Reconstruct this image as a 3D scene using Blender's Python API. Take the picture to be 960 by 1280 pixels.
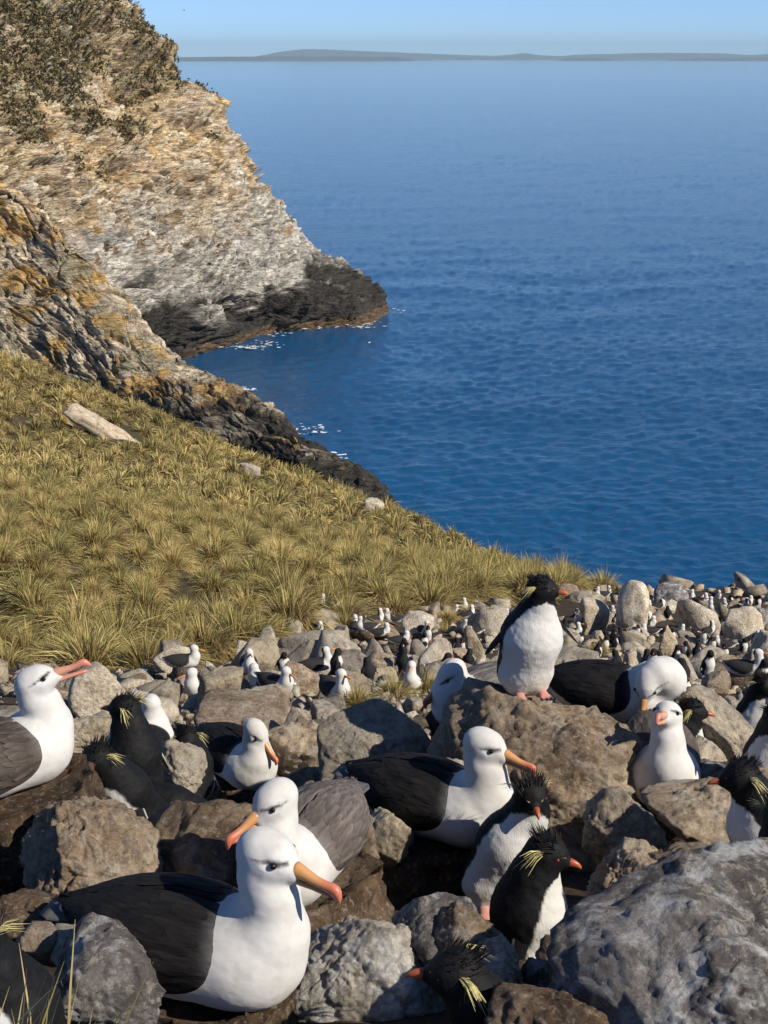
import bpy, math, random
import numpy as np
from mathutils import Vector, Matrix

random.seed(7)
RNG = np.random.default_rng(11)
for o in list(bpy.data.objects):
    bpy.data.objects.remove(o)
S = bpy.context.scene
COL = S.collection
R = math.radians

# ------------------------------------------------------------------ camera
FPX = 1758.0                       # focal length in pixels of the 960x1280 photograph
PITCH = math.atan((640 - 71.5) / FPX)
SP, CP = math.sin(PITCH), math.cos(PITCH)
cam = bpy.data.cameras.new('camera')
cam.sensor_fit = 'VERTICAL'
cam.sensor_height = 24.0
cam.lens = 24.0 * FPX / 1280.0
cam.clip_start = 0.05
cam.clip_end = 200000.0
camo = bpy.data.objects.new('camera', cam)
COL.objects.link(camo)
camo.rotation_euler = (math.pi / 2 - PITCH, 0, 0)
S.camera = camo
SEA = -60.0                        # sea level, the camera is the origin

# ------------------------------------------------------------------ sky, sun, exposure
SUN_AZ = R(118)                     # clockwise from the viewing direction (+Y) to the right
SUN_EL = R(37)
world = bpy.data.worlds.new('World')
S.world = world
world.use_nodes = True
wn = world.node_tree
bg = wn.nodes['Background']
sky = wn.nodes.new('ShaderNodeTexSky')
sky.sky_type = 'NISHITA'
sky.sun_disc = False
sky.sun_elevation = SUN_EL
sky.sun_rotation = SUN_AZ
sky.altitude = 0
sky.air_density = 0.46
sky.dust_density = 0.0
sky.ozone_density = 6.5
wn.links.new(sky.outputs['Color'], bg.inputs['Color'])
bg.inputs['Strength'].default_value = 0.13
sun = bpy.data.lights.new('sun', 'SUN')
sun.energy = 5.0
sun.angle = R(0.5)
sun.color = (1.0, 0.92, 0.79)
suno = bpy.data.objects.new('sun', sun)
COL.objects.link(suno)
sd = Vector((math.sin(SUN_AZ) * math.cos(SUN_EL), math.cos(SUN_AZ) * math.cos(SUN_EL), math.sin(SUN_EL)))
suno.rotation_euler = sd.to_track_quat('Z', 'Y').to_euler()
S.view_settings.view_transform = 'Standard'
S.view_settings.look = 'None'
S.view_settings.gamma = 1.0
S.view_settings.use_curve_mapping = False
S.view_settings.exposure = 0.15
S.render.engine = 'CYCLES'
S.cycles.use_denoising = True
S.cycles.max_bounces = 6
S.cycles.volume_bounces = 0
S.cycles.sample_clamp_indirect = 4.0

# ------------------------------------------------------------------ helpers
def W(px, py, t):
    """world point seen at photograph pixel (px,py) at depth t metres along the lens axis"""
    dx = (px - 480) / FPX; dy = (640 - py) / FPX
    return np.array([dx * t, (CP + dy * SP) * t, (-SP + dy * CP) * t])

def proj(P):
    P = np.asarray(P, float)
    t = P[..., 1] * CP - P[..., 2] * SP
    u = P[..., 1] * SP + P[..., 2] * CP
    return 480 + FPX * P[..., 0] / t, 640 - FPX * u / t, t

def lerp(a, b, t): return np.asarray(a) * (1 - t) + np.asarray(b) * t
def sstep(a, b, x):
    t = np.clip((x - a) / (b - a), 0, 1); return t * t * (3 - 2 * t)

_perm = np.random.default_rng(3).permutation(256)
_perm = np.concatenate([_perm, _perm, _perm])
_grad = np.random.default_rng(4).normal(size=(256, 3))
_grad /= np.linalg.norm(_grad, axis=1)[:, None]

def pnoise(P):
    P = np.asarray(P, float)
    i = np.floor(P).astype(np.int64); f = P - i
    w = f * f * f * (f * (f * 6 - 15) + 10)
    i &= 255
    out = 0
    for cx in (0, 1):
        for cy in (0, 1):
            for cz in (0, 1):
                h = _perm[_perm[_perm[(i[:, 0] + cx) & 255] + ((i[:, 1] + cy) & 255)] + ((i[:, 2] + cz) & 255)]
                g = _grad[h]
                d = g[:, 0] * (f[:, 0] - cx) + g[:, 1] * (f[:, 1] - cy) + g[:, 2] * (f[:, 2] - cz)
                ww = (w[:, 0] if cx else 1 - w[:, 0]) * (w[:, 1] if cy else 1 - w[:, 1]) * (w[:, 2] if cz else 1 - w[:, 2])
                out = out + d * ww
    return out * 1.5

def fbm(P, o=4, gain=0.5, ridged=False):
    s = 0; a = 1.0; P = np.asarray(P, float)
    for k in range(o):
        n = pnoise(P * (2.03 ** k) + k * 17.3)
        s = s + a * ((1 - 2 * np.abs(n)) if ridged else n)
        a *= gain
    return s

def cells(P):
    """random value of the nearest jittered cell, and the gap between nearest and second"""
    P = np.asarray(P, float); i = np.floor(P).astype(np.int64)
    b1 = np.full(len(P), 9.0); b2 = np.full(len(P), 9.0); val = np.zeros(len(P))
    for cx in (-1, 0, 1):
        for cy in (-1, 0, 1):
            for cz in (-1, 0, 1):
                c = i + (cx, cy, cz)
                h = _perm[_perm[_perm[c[:, 0] & 255] + (c[:, 1] & 255)] + (c[:, 2] & 255)]
                j = _grad[h] * 0.45 + 0.5
                d = np.sqrt((((c + j) - P) ** 2).sum(1))
                m = d < b1
                b2 = np.where(m, b1, np.minimum(b2, d)); b1 = np.where(m, d, b1)
                val = np.where(m, h / 255.0, val)
    return val, b2 - b1

def mesh_of(name, V, F, smooth=True, col=None):
    me = bpy.data.meshes.new(name)
    V = np.asarray(V, np.float32)
    if isinstance(F, np.ndarray):
        n = F.shape[1]
        me.vertices.add(len(V)); me.vertices.foreach_set('co', V.ravel())
        me.loops.add(F.size); me.loops.foreach_set('vertex_index', F.ravel().astype(np.int32))
        me.polygons.add(len(F)); me.polygons.foreach_set('loop_start', np.arange(0, F.size, n, dtype=np.int32))
        me.update(calc_edges=True); me.validate()
    else:
        me.from_pydata([tuple(map(float, v)) for v in V], [], [tuple(map(int, f)) for f in F]); me.update()
    if smooth:
        me.polygons.foreach_set('use_smooth', np.ones(len(me.polygons), bool))
    if col is not None:
        c = np.ones((len(V), 4), np.float32); c[:, :3] = col
        a = me.color_attributes.new('Col', 'FLOAT_COLOR', 'POINT')
        a.data.foreach_set('color', c.ravel())
    return me

def link(name, me, mat=None, parent=None):
    o = bpy.data.objects.new(name, me); COL.objects.link(o)
    if mat is not None and me is not None and not me.materials:
        me.materials.append(mat)
    if parent is not None:
        o.parent = parent
    return o

def tag(o, label=None, cat=None, group=None, kind=None):
    if label: o['label'] = label
    if cat: o['category'] = cat
    if group: o['group'] = group
    if kind: o['kind'] = kind
    return o

def empty(name, loc, rz=0.0):
    o = bpy.data.objects.new(name, None); COL.objects.link(o)
    o.empty_display_size = 0.1
    o.location = loc; o.rotation_euler = (0, 0, rz)
    return o

def grid_faces(n, m):
    a = np.arange((n - 1) * m).reshape(n - 1, m)[:, :-1]
    return np.stack([a, a + 1, a + m + 1, a + m], -1).reshape(-1, 4)

def interp_rows(xs, pts, x):
    pts = np.asarray(pts, float)
    return np.stack([np.interp(x, xs, pts[:, k]) for k in range(pts.shape[1])], -1)

# ------------------------------------------------------------------ materials
class NT:
    def __init__(s, name):
        s.m = bpy.data.materials.new(name); s.m.use_nodes = True
        s.t = s.m.node_tree; s.n = s.t.nodes; s.b = s.n['Principled BSDF']
        s.b.inputs['Roughness'].default_value = 0.9
        s.b.inputs['Specular IOR Level'].default_value = 0.25
    def node(s, typ, **kw):
        nd = s.n.new(typ)
        for k, v in kw.items():
            if k.startswith('_'): setattr(nd, k[1:], v)
        return nd
    def link(s, a, b): s.t.links.new(a, b)
    def val(s, sock, v):
        if hasattr(v, 'is_output') or hasattr(v, 'links'): s.link(v, sock)
        else: sock.default_value = v
    def coord(s, out='Object', scale=None, rot=None):
        c = s.node('ShaderNodeTexCoord').outputs[out]
        if scale is None and rot is None: return c
        mp = s.node('ShaderNodeMapping')
        s.link(c, mp.inputs['Vector'])
        if scale is not None: mp.inputs['Scale'].default_value = scale
        if rot is not None: mp.inputs['Rotation'].default_value = rot
        return mp.outputs[0]
    def noise(s, vec, scale, detail=6, rough=0.6, dist=0.0):
        nd = s.node('ShaderNodeTexNoise')
        s.link(vec, nd.inputs['Vector'])
        nd.inputs['Scale'].default_value = scale; nd.inputs['Detail'].default_value = detail
        nd.inputs['Roughness'].default_value = rough; nd.inputs['Distortion'].default_value = dist
        return nd.outputs['Fac']
    def voro(s, vec, scale, feature='F1', out='Distance'):
        nd = s.node('ShaderNodeTexVoronoi', _feature=feature)
        s.link(vec, nd.inputs['Vector']); nd.inputs['Scale'].default_value = scale
        return nd.outputs[out]
    def ramp(s, fac, stops):
        nd = s.node('ShaderNodeValToRGB'); s.link(fac, nd.inputs[0])
        e = nd.color_ramp.elements
        while len(e) > 1: e.remove(e[0])
        for k, (p, c) in enumerate(stops):
            el = e[0] if k == 0 else e.new(p)
            el.position = p
            el.color = (c, c, c, 1) if not hasattr(c, '__len__') else (*c, 1)
        return nd.outputs[0]
    def mix(s, fac, a, b, mode='MIX'):
        nd = s.node('ShaderNodeMix', _data_type='RGBA', _blend_type=mode)
        s.val(nd.inputs[0], fac)
        for k, v in ((6, a), (7, b)):
            if hasattr(v, '__len__') and len(v) == 3: v = (*v, 1)
            s.val(nd.inputs[k], v)
        return nd.outputs[2]
    def math(s, op, a, b=0.0, clamp=False):
        nd = s.node('ShaderNodeMath', _operation=op, _use_clamp=clamp)
        s.val(nd.inputs[0], a); s.val(nd.inputs[1], b)
        return nd.outputs[0]
    def bump(s, h, strength=0.5, dist=0.02, nrm=None):
        nd = s.node('ShaderNodeBump'); s.link(h, nd.inputs['Height'])
        nd.inputs['Strength'].default_value = strength; nd.inputs['Distance'].default_value = dist
        if nrm is not None: s.link(nrm, nd.inputs['Normal'])
        return nd.outputs[0]
    def attr(s, name='Col', out='Color'):
        nd = s.node('ShaderNodeAttribute'); nd.attribute_name = name
        return nd.outputs[out]
    def out(s, col=None, nrm=None, rough=None):
        if col is not None: s.val(s.b.inputs['Base Color'], (*col, 1) if hasattr(col, '__len__') and len(col) == 3 else col)
        if nrm is not None: s.link(nrm, s.b.inputs['Normal'])
        if rough is not None: s.val(s.b.inputs['Roughness'], rough)
        return s.m

def mat_rock(name, dark, mid, light, guano=0.35, gcol=(0.62, 0.60, 0.55), scale=1.0, lichen=0.0, bump=1.0, tint=False, sat=1.0):
    n = NT(name)
    oi = n.node('ShaderNodeObjectInfo')
    c = n.coord('Object')
    ad = n.node('ShaderNodeVectorMath', _operation='ADD'); n.link(c, ad.inputs[0])
    sc = n.node('ShaderNodeVectorMath', _operation='SCALE'); n.link(oi.outputs['Random'], sc.inputs['Scale'])
    sc.inputs[0].default_value = (37.0, 91.0, 53.0); n.link(sc.outputs[0], ad.inputs[1])
    v = ad.outputs[0]
    big = n.noise(v, 3.0 * scale, 6, 0.6, 0.4)
    fine = n.noise(v, 22.0 * scale, 8, 0.72)
    col = n.ramp(big, [(0.30, dark), (0.48, mid), (0.68, light)])
    col = n.mix(0.75, col, n.ramp(fine, [(0.32, 0.30), (0.5, 1.0), (0.68, 1.6)]), 'MULTIPLY')
    crust = n.noise(v, 34.0 * scale, 6, 0.75, 0.3)
    col = n.mix(n.math('MULTIPLY', n.ramp(crust, [(0.54, 0.0), (0.60, 1.0)]), 0.45), col, (0.62, 0.55, 0.44))
    spots = n.noise(v, 60.0 * scale, 4, 0.7)
    col = n.mix(n.ramp(spots, [(0.60, 0.0), (0.68, 0.55)]), col, dark)
    geo = n.node('ShaderNodeNewGeometry')
    sx = n.node('ShaderNodeSeparateXYZ'); n.link(geo.outputs['Normal'], sx.inputs[0])
    up = n.ramp(sx.outputs[2], [(0.0, 0.35), (0.75, 1.0)])
    gmask = n.ramp(n.noise(v, 5.0 * scale, 9, 0.75, 0.8), [(0.50, 0.0), (0.62, 1.0)])
    gf = n.math('MULTIPLY', n.math('MULTIPLY', gmask, up), guano)
    col = n.mix(gf, col, gcol)
    st = n.noise(n.coord('Object', (9 * scale, 9 * scale, 1.1 * scale)), 1.0, 5, 0.6, 1.0)
    col = n.mix(n.math('MULTIPLY', n.ramp(st, [(0.62, 0.0), (0.70, 1.0)]), guano * 0.7), col, gcol)
    if lichen > 0:
        lf = n.math('MULTIPLY', n.ramp(n.noise(v, 3.7 * scale, 7, 0.7, 0.5), [(0.60, 0.0), (0.66, 1.0)]), lichen)
        col = n.mix(lf, col, (0.36, 0.20, 0.035))
    if tint:
        col = n.mix(1.0, col, n.attr('Col'), 'MULTIPLY')
    else:
        tv = n.node('ShaderNodeMapRange'); n.link(oi.outputs['Random'], tv.inputs[0])
        tv.inputs[3].default_value = 0.75; tv.inputs[4].default_value = 1.25
        col = n.mix(1.0, col, tv.outputs[0], 'MULTIPLY')
    h = n.math('ADD', n.math('MULTIPLY', fine, 0.5), n.noise(v, 8.0 * scale, 10, 0.70, 0.6))
    pit = n.voro(v, 26.0 * scale)
    h = n.math('ADD', h, n.math('MULTIPLY', pit, 0.25))
    nb_ = n.bump(h, 1.0 * bump, 0.06 / scale)
    nb_ = n.bump(n.noise(v, 70.0 * scale, 6, 0.75), 0.9 * bump, 0.012 / scale, nb_)
    return n.out(col, nb_, 0.92)

M = {}
M['brown'] = mat_rock('rock_brown', (0.14, 0.095, 0.06), (0.35, 0.255, 0.17), (0.54, 0.43, 0.305), 0.4)
M['grey'] = mat_rock('rock_grey', (0.19, 0.15, 0.11), (0.42, 0.355, 0.275), (0.60, 0.53, 0.43), 0.45)
M['pale'] = mat_rock('rock_pale', (0.30, 0.24, 0.17), (0.56, 0.47, 0.35), (0.70, 0.62, 0.50), 0.4)
M['white'] = mat_rock('rock_splashed', (0.15, 0.125, 0.10), (0.40, 0.35, 0.285), (0.58, 0.53, 0.45), 0.85, (0.74, 0.73, 0.69))
M['dark'] = mat_rock('rock_dark', (0.055, 0.048, 0.042), (0.13, 0.115, 0.105), (0.25, 0.225, 0.21), 0.9, (0.62, 0.62, 0.61))
M['lichen'] = mat_rock('rock_lichen', (0.19, 0.15, 0.10), (0.44, 0.355, 0.24), (0.57, 0.48, 0.345), 0.3, lichen=0.9)
M['mud'] = mat_rock('nest_mud', (0.055, 0.034, 0.021), (0.13, 0.082, 0.05), (0.24, 0.16, 0.10), 0.3, (0.40, 0.34, 0.27), 1.6, bump=1.4)
M['rubble'] = mat_rock('rock_rubble', (0.18, 0.14, 0.095), (0.47, 0.395, 0.295), (0.66, 0.58, 0.47), 0.4, tint=True)

def mat_attr(name, rough=0.85, bump_scale=None, bstr=0.2, bdist=0.004, stretch=(1, 1, 1), spec=0.2, sheen=0.0):
    n = NT(name)
    n.b.inputs['Specular IOR Level'].default_value = spec
    n.b.inputs['Sheen Weight'].default_value = sheen
    nr = None
    if bump_scale:
        nr = n.bump(n.noise(n.coord('Object', stretch), bump_scale, 5, 0.65), bstr, bdist)
    return n.out(n.attr('Col'), nr, rough)
M['plumage'] = mat_attr('plumage', 0.85, 60, 0.25, 0.003, (0.5, 1, 1), 0.15, 0.1)
M['pplumage'] = mat_attr('penguin_plumage', 0.65, 170, 0.55, 0.004, (1, 1, 0.45), 0.2, 0.0)
n = NT('flight_feathers')
n.b.inputs['Specular IOR Level'].default_value = 0.12
_f1 = n.noise(n.coord('Object', (0.16, 1, 1)), 75, 4, 0.6, 0.3); _f2 = n.voro(n.coord('Object', (0.35, 1, 1)), 32)
_fb = n.bump(_f2, 0.55, 0.012); _fb = n.bump(_f1, 0.6, 0.006, _fb)
M['feather'] = n.out(n.mix(0.6, n.attr('Col'), n.ramp(_f1, [(0.3, 0.5), (0.7, 1.6)]), 'MULTIPLY'), _fb, 0.7)
M['bill'] = mat_attr('bill_horn', 0.38, 45, 0.15, 0.002, (1, 1, 1), 0.5)
M['skin'] = mat_attr('foot_skin', 0.5, 90, 0.4, 0.003)
_n = NT('eye'); _n.b.inputs['Specular IOR Level'].default_value = 0.6; M['eye'] = _n.out((0.012, 0.008, 0.006), None, 0.08)
M['far'] = mat_attr('far_plumage', 0.85)

# =================================================================== TERRAIN
CY = [-12, -4, 0, 1.2, 2.4, 3.25, 4.4, 6, 8, 11, 17.5, 30, 40, 50, 56, 65, 95, 160]
CZ = [-0.5, -1.15, -1.6, -1.7, -1.95, -2.33, -2.86, -3.5, -4.33, -5.55, -8.2, -13.3, -16.5, -19.4, -22.5, -32, -64, -80]

_ctrl = []
for px, py, t in [(-250, 860, 29), (-120, 840, 30), (0, 835, 31), (150, 842, 31), (330, 800, 34), (420, 772, 38), (560, 757, 43), (660, 748, 47), (745, 744, 51),
                  (-200, 700, 42), (100, 700, 42), (300, 700, 46), (-200, 606, 60), (0, 608, 60), (200, 620, 64), (350, 662, 60), (480, 703, 55), (600, 731, 52),
                  (-200, 408, 112), (0, 450, 105), (100, 492, 100), (230, 545, 95), (330, 586, 88), (440, 624, 80), (540, 671, 71), (640, 713, 62), (735, 750, 54)]:
    _ctrl.append(W(px, py, t))
for x in (-6, -2, 0, 2, 6):
    for y in (0, 2.4, 4.4, 8):
        _ctrl.append((x, y, np.interp(y, CY, CZ)))
for y, xs in ((11, (-9, -3, 0, 3, 8)), (17.5, (-12, -5, 0, 5, 12)), (24, (-9, -4, 0, 6, 14)), (30, (-3, 0, 4, 9, 18)), (40, (4, 8, 13, 22)), (50, (9, 15, 22, 30))):
    for x in xs:
        _ctrl.append((x, y, np.interp(y, CY, CZ)))
_ctrl = np.array(_ctrl)
def _tpsk(a, b):
    r2 = ((a[:, None, :] - b[None, :, :]) ** 2).sum(-1)
    return 0.5 * r2 * np.log(r2 + 1e-9)
_A = np.zeros((len(_ctrl) + 3,) * 2)
_K = _tpsk(_ctrl[:, :2], _ctrl[:, :2]) + np.eye(len(_ctrl)) * 4.0
_P = np.c_[np.ones(len(_ctrl)), _ctrl[:, :2]]
_A[:len(_ctrl), :len(_ctrl)] = _K; _A[:len(_ctrl), len(_ctrl):] = _P; _A[len(_ctrl):, :len(_ctrl)] = _P.T
_w = np.linalg.solve(_A, np.r_[_ctrl[:, 2], 0, 0, 0])
# seaward brink of the slope: a line of points in plan; beyond it the land falls away
_br = np.array([W(*a)[:2] for a in [(-300, 380, 118), (0, 430, 106), (100, 472, 101), (230, 523, 96), (330, 564, 89), (440, 602, 81), (540, 651, 72), (640, 694, 63), (735, 737, 55)]] + [[14, 52.0], [22, 53.0], [45, 52.0]])
_bra = np.arctan2(_br[:, 0], _br[:, 1]); _brr = np.hypot(_br[:, 0], _br[:, 1])
_oo = np.argsort(_bra)
def tz(x, y):
    x = np.atleast_1d(np.asarray(x, float)); y = np.atleast_1d(np.asarray(y, float))
    p = np.c_[x, y]; z = np.empty(len(p))
    for a in range(0, len(p), 40000):
        q = p[a:a + 40000]
        z[a:a + 40000] = _tpsk(q, _ctrl[:, :2]) @ _w[:len(_ctrl)] + _w[-3] + q @ _w[-2:]
    near = np.clip((9 - y) / 3.0, 0, 1)
    z = z * (1 - near) + np.interp(y, CY, CZ) * near
    r = np.hypot(x, y); over = r - np.interp(np.arctan2(x, y), _bra[_oo], _brr[_oo]) - 0.5
    over = np.where(y > 3, np.maximum(over, 0), 0)
    z = z - np.where(over < 6, over * over * 0.09, 3.24 + (over - 6) * 0.95)
    return np.maximum(z, -72)

BX = [-300, 0, 60, 150, 230, 300, 345, 400, 470, 560, 640, 700, 760, 800]
BY = [862, 850, 856, 860, 846, 824, 797, 786, 777, 764, 753, 747, 743, 700]
def grassy(P):
    px, py, t = proj(P)
    jit = 0.0
    return (t > 24) & (py < np.interp(px, BX, BY) + jit) & (px < 762)

rr = np.geomspace(4.0, 175, 230); aa = np.linspace(R(-62), R(62), 250)
gx = (rr[:, None] * np.sin(aa)[None]).ravel(); gy = (rr[:, None] * np.cos(aa)[None]).ravel() - 5.0
gz = tz(gx, gy)
Pn = np.c_[gx, gy, gz]
fadein = np.clip((np.hypot(gx, gy) - 1) / 40, 0.02, 1)
gz = gz + fbm(np.c_[gx, gy, gz * 0] / 3.0, 4) * 0.28 * fadein + fbm(np.c_[gx, gy, gz * 0] * 2.0, 3) * 0.035
gm = grassy(np.c_[gx, gy, tz(gx, gy)]).astype(float)
tcol = np.where(gm[:, None] > 0.5, np.array([0.075, 0.058, 0.026]), np.array([0.062, 0.044, 0.030]))
n = NT('hillside_soil')
v = n.coord('Object')
c = n.mix(0.8, n.attr('Col'), n.ramp(n.noise(v, 6, 8, 0.7), [(0.3, 0.45), (0.5, 1.0), (0.7, 1.7)]), 'MULTIPLY')
c = n.mix(n.ramp(n.noise(v, 14, 6, 0.7), [(0.58, 0), (0.68, 0.5)]), c, (0.34, 0.28, 0.2))
M['soil'] = n.out(c, n.bump(n.noise(v, 18, 9, 0.7), 1.0, 0.04), 0.95)
tag(link('hillside', mesh_of('hillside', np.c_[gx, gy, gz], grid_faces(len(rr), len(aa)), True, tcol), M['soil']),
    'brown earth and thatch of the slope under rocks and grass', None, None, 'structure')

_ts = np.geomspace(1.2, 160, 900)
def hit(px, py):
    p = np.array([W(px, py, t) for t in _ts])
    h = p[:, 2] - tz(p[:, 0], p[:, 1])
    k = np.argmax(h < 0)
    if h[k] >= 0: k = len(_ts) - 1
    if k == 0: return p[0], _ts[0]
    f = h[k - 1] / (h[k - 1] - h[k])
    t = _ts[k - 1] + f * (_ts[k] - _ts[k - 1])
    return W(px, py, t), t

# =================================================================== SEA
_py = np.r_[np.linspace(1010, 900, 12), np.arange(895, 600, -1.5), np.arange(600, 96, -2.1), np.linspace(95, 74.2, 26)]
_dz = -SP + (640 - _py) / FPX * CP; _dyy = CP + (640 - _py) / FPX * SP
sr = np.minimum(SEA / _dz * _dyy, 45000.0); sr[-1] = 45000.0
_tx = np.r_[np.linspace(-5.5, -0.36, 24), np.linspace(-0.335, 0.335, 420), np.linspace(0.36, 5.5, 24)]
sx_ = (sr[:, None] * _tx[None]).ravel(); sy_ = np.repeat(sr, len(_tx))
_q = np.c_[sx_, sy_, sx_ * 0]
_c, _s = math.cos(0.25), math.sin(0.25)
_qr = np.c_[_q[:, 0] * _c + _q[:, 1] * _s, -_q[:, 0] * _s + _q[:, 1] * _c, _q[:, 2]]
_wv = 0.30 * pnoise(_qr / np.array([3.6, 2.2, 1])) + 0.15 * pnoise(_qr / np.array([1.7, 1.25, 1]) + 9) + 0.50 * pnoise(_qr / np.array([34, 19, 1.0]) + 4)
_wv += 0.17 * (1 - 2 * np.abs(pnoise(_qr / np.array([2.9, 1.9, 1]) + 33)))
_gust = 0.75 + 0.5 * np.clip(fbm(_q / np.array([90, 160, 1.0]), 2), -1, 1)
_wv *= _gust * np.clip(420.0 / sy_, 0.05, 1.0) ** 0.22 * np.where(sy_ > 6000, 0, 1)
n = NT('sea_water')
w1 = n.coord('Object', (0.75, 1.15, 1), (0, 0, R(18)))
w2 = n.coord('Object', (0.5, 1.3, 1), (0, 0, R(-12)))
h = n.math('MULTIPLY', n.noise(w1, 1.3, 4, 0.6, 0.8), 0.30)
h = n.math('ADD', h, n.math('MULTIPLY', n.noise(w2, 0.3, 3, 0.6, 0.5), 0.35))
patch = n.noise(n.coord('Object', (0.6, 1.6, 1), (0, 0, R(10))), 0.012, 4, 0.6)
n.b.inputs['IOR'].default_value = 1.333
n.b.inputs['Specular IOR Level'].default_value = 0.3
wc = n.mix(patch, (0.004, 0.046, 0.120), (0.010, 0.092, 0.225))
M['sea'] = n.out(wc, n.bump(h, 1.0, 0.33), 0.07)
tag(link('sea', mesh_of('sea', np.c_[sx_, sy_, SEA + _wv * 0.95], grid_faces(len(sr), len(_tx))), M['sea']),
    'deep blue rippled sea reaching the horizon', None, None, 'structure')

# far islands
def island(name, label, prof, t, wid, seed):
    xs = np.linspace(prof[0][0], prof[-1][0], 160)
    hy = np.interp(xs, [p[0] for p in prof], [p[1] for p in prof])
    X = np.array([W(x, 71.5, t)[0] for x in xs])
    H = ((71.5 - hy) / FPX * t)
    H = H + fbm(np.c_[xs / 9, xs * 0, xs * 0 + seed], 4) * 0.10 * np.abs(H)
    H = np.maximum(H, SEA - 4)
    cross = [(-1, -0.05), (-0.8, 0.06), (-0.5, 0.35), (-0.2, 0.8), (0, 1), (0.3, 0.8), (0.8, 0.2), (1, -0.05)]
    V = []
    for cy, cz in cross:
        off = fbm(np.c_[xs / 14, xs * 0 + cy * 3, xs * 0 + seed], 3) * wid * 0.15
        top = SEA + (H - SEA) * 1.0
        V.append(np.c_[X * (1 + cy * wid / t * 0.0), np.full_like(X, t) + cy * wid + off, SEA + (H - SEA) * cz])
    V = np.concatenate(V)
    nn = NT(name + '_heath')
    cc = nn.ramp(nn.noise(nn.coord('Object'), 0.004, 6, 0.6), [(0.35, (0.06, 0.065, 0.05)), (0.6, (0.12, 0.11, 0.08))])
    tag(link(name, mesh_of(name, V, grid_faces(len(cross), len(xs))), nn.out(cc)), label, None, None, 'structure')
island('island', 'long pale blue island of low hills along the horizon',
       [(215, 76), (330, 70.5), (352, 66), (385, 62), (430, 63.5), (480, 65.5), (520, 67), (560, 68.5), (610, 70), (632, 68.5), (648, 66.5), (662, 69), (690, 70.2), (712, 68.5), (760, 67.5), (800, 66.5), (880, 67), (912, 69), (935, 68), (975, 69), (1060, 66), (1150, 75)], 38000, 1500, 1)
island('islet', 'thin dark strip of low islet on the horizon beside the headland',
       [(120, 74), (180, 72.4), (245, 71.4), (300, 70.8), (420, 70.6), (490, 71.2), (512, 72.6), (520, 76)], 26000, 600, 2)
island('islet', 'short thin islet below the small round hill on the horizon', [(682, 76), (700, 72.6), (735, 72.4), (770, 76)], 27000, 500, 3)
island('islet', 'thin flat islet on the horizon at the right edge', [(812, 76), (850, 72.4), (930, 71.6), (1000, 71), (1090, 76)], 27000, 500, 4)

# =================================================================== CLIFFS
def strata(P, ang, yk, s):
    ca, sa_ = math.cos(ang), math.sin(ang)
    a = P[:, 0] * ca + P[:, 2] * sa_
    w = P[:, 2] * ca - P[:, 0] * sa_ + yk * P[:, 1]
    warp = fbm(P / 26.0, 3) * 5.0 + fbm(P / 6.0, 2) * 0.7
    w = w + warp
    q = np.c_[a, P[:, 1], w]
    v1, g1 = cells(q / np.array([11.0, 11.0, 2.6]) * s)
    v2, g2 = cells(q / np.array([4.2, 4.2, 0.95]) * s + 31)
    v3, g3 = cells(q / np.array([1.7, 1.7, 0.55]) * s + 57)
    amp = np.clip(0.75 + fbm(P / 15.0 + 3, 2) * 0.9, 0.25, 1.5)
    ph = w / 6.5 + fbm(q / np.array([9, 9, 9.0]) + 5, 2) * 0.55
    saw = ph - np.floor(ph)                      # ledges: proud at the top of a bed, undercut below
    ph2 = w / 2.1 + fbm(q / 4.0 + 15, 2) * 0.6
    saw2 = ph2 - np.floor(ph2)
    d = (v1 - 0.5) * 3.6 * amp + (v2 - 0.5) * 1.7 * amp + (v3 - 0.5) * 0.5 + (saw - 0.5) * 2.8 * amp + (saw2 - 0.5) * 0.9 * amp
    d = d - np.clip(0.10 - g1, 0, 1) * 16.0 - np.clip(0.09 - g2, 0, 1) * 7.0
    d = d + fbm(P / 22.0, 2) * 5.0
    return d, v1, np.where(saw2 < 0.16, v2 * 0.25, v2)  # dark seams paint shade into the undercut of each thin bed

def surface_grid(rows_fn, U, V):
    """rows_fn(v) -> (U,3) points"""
    return np.stack([rows_fn(v) for v in V])

def grid_normals(G):
    du = np.gradient(G, axis=1); dv = np.gradient(G, axis=0)
    nn = np.cross(du, dv); nn /= np.linalg.norm(nn, axis=-1, keepdims=True) + 1e-9
    return nn

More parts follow.
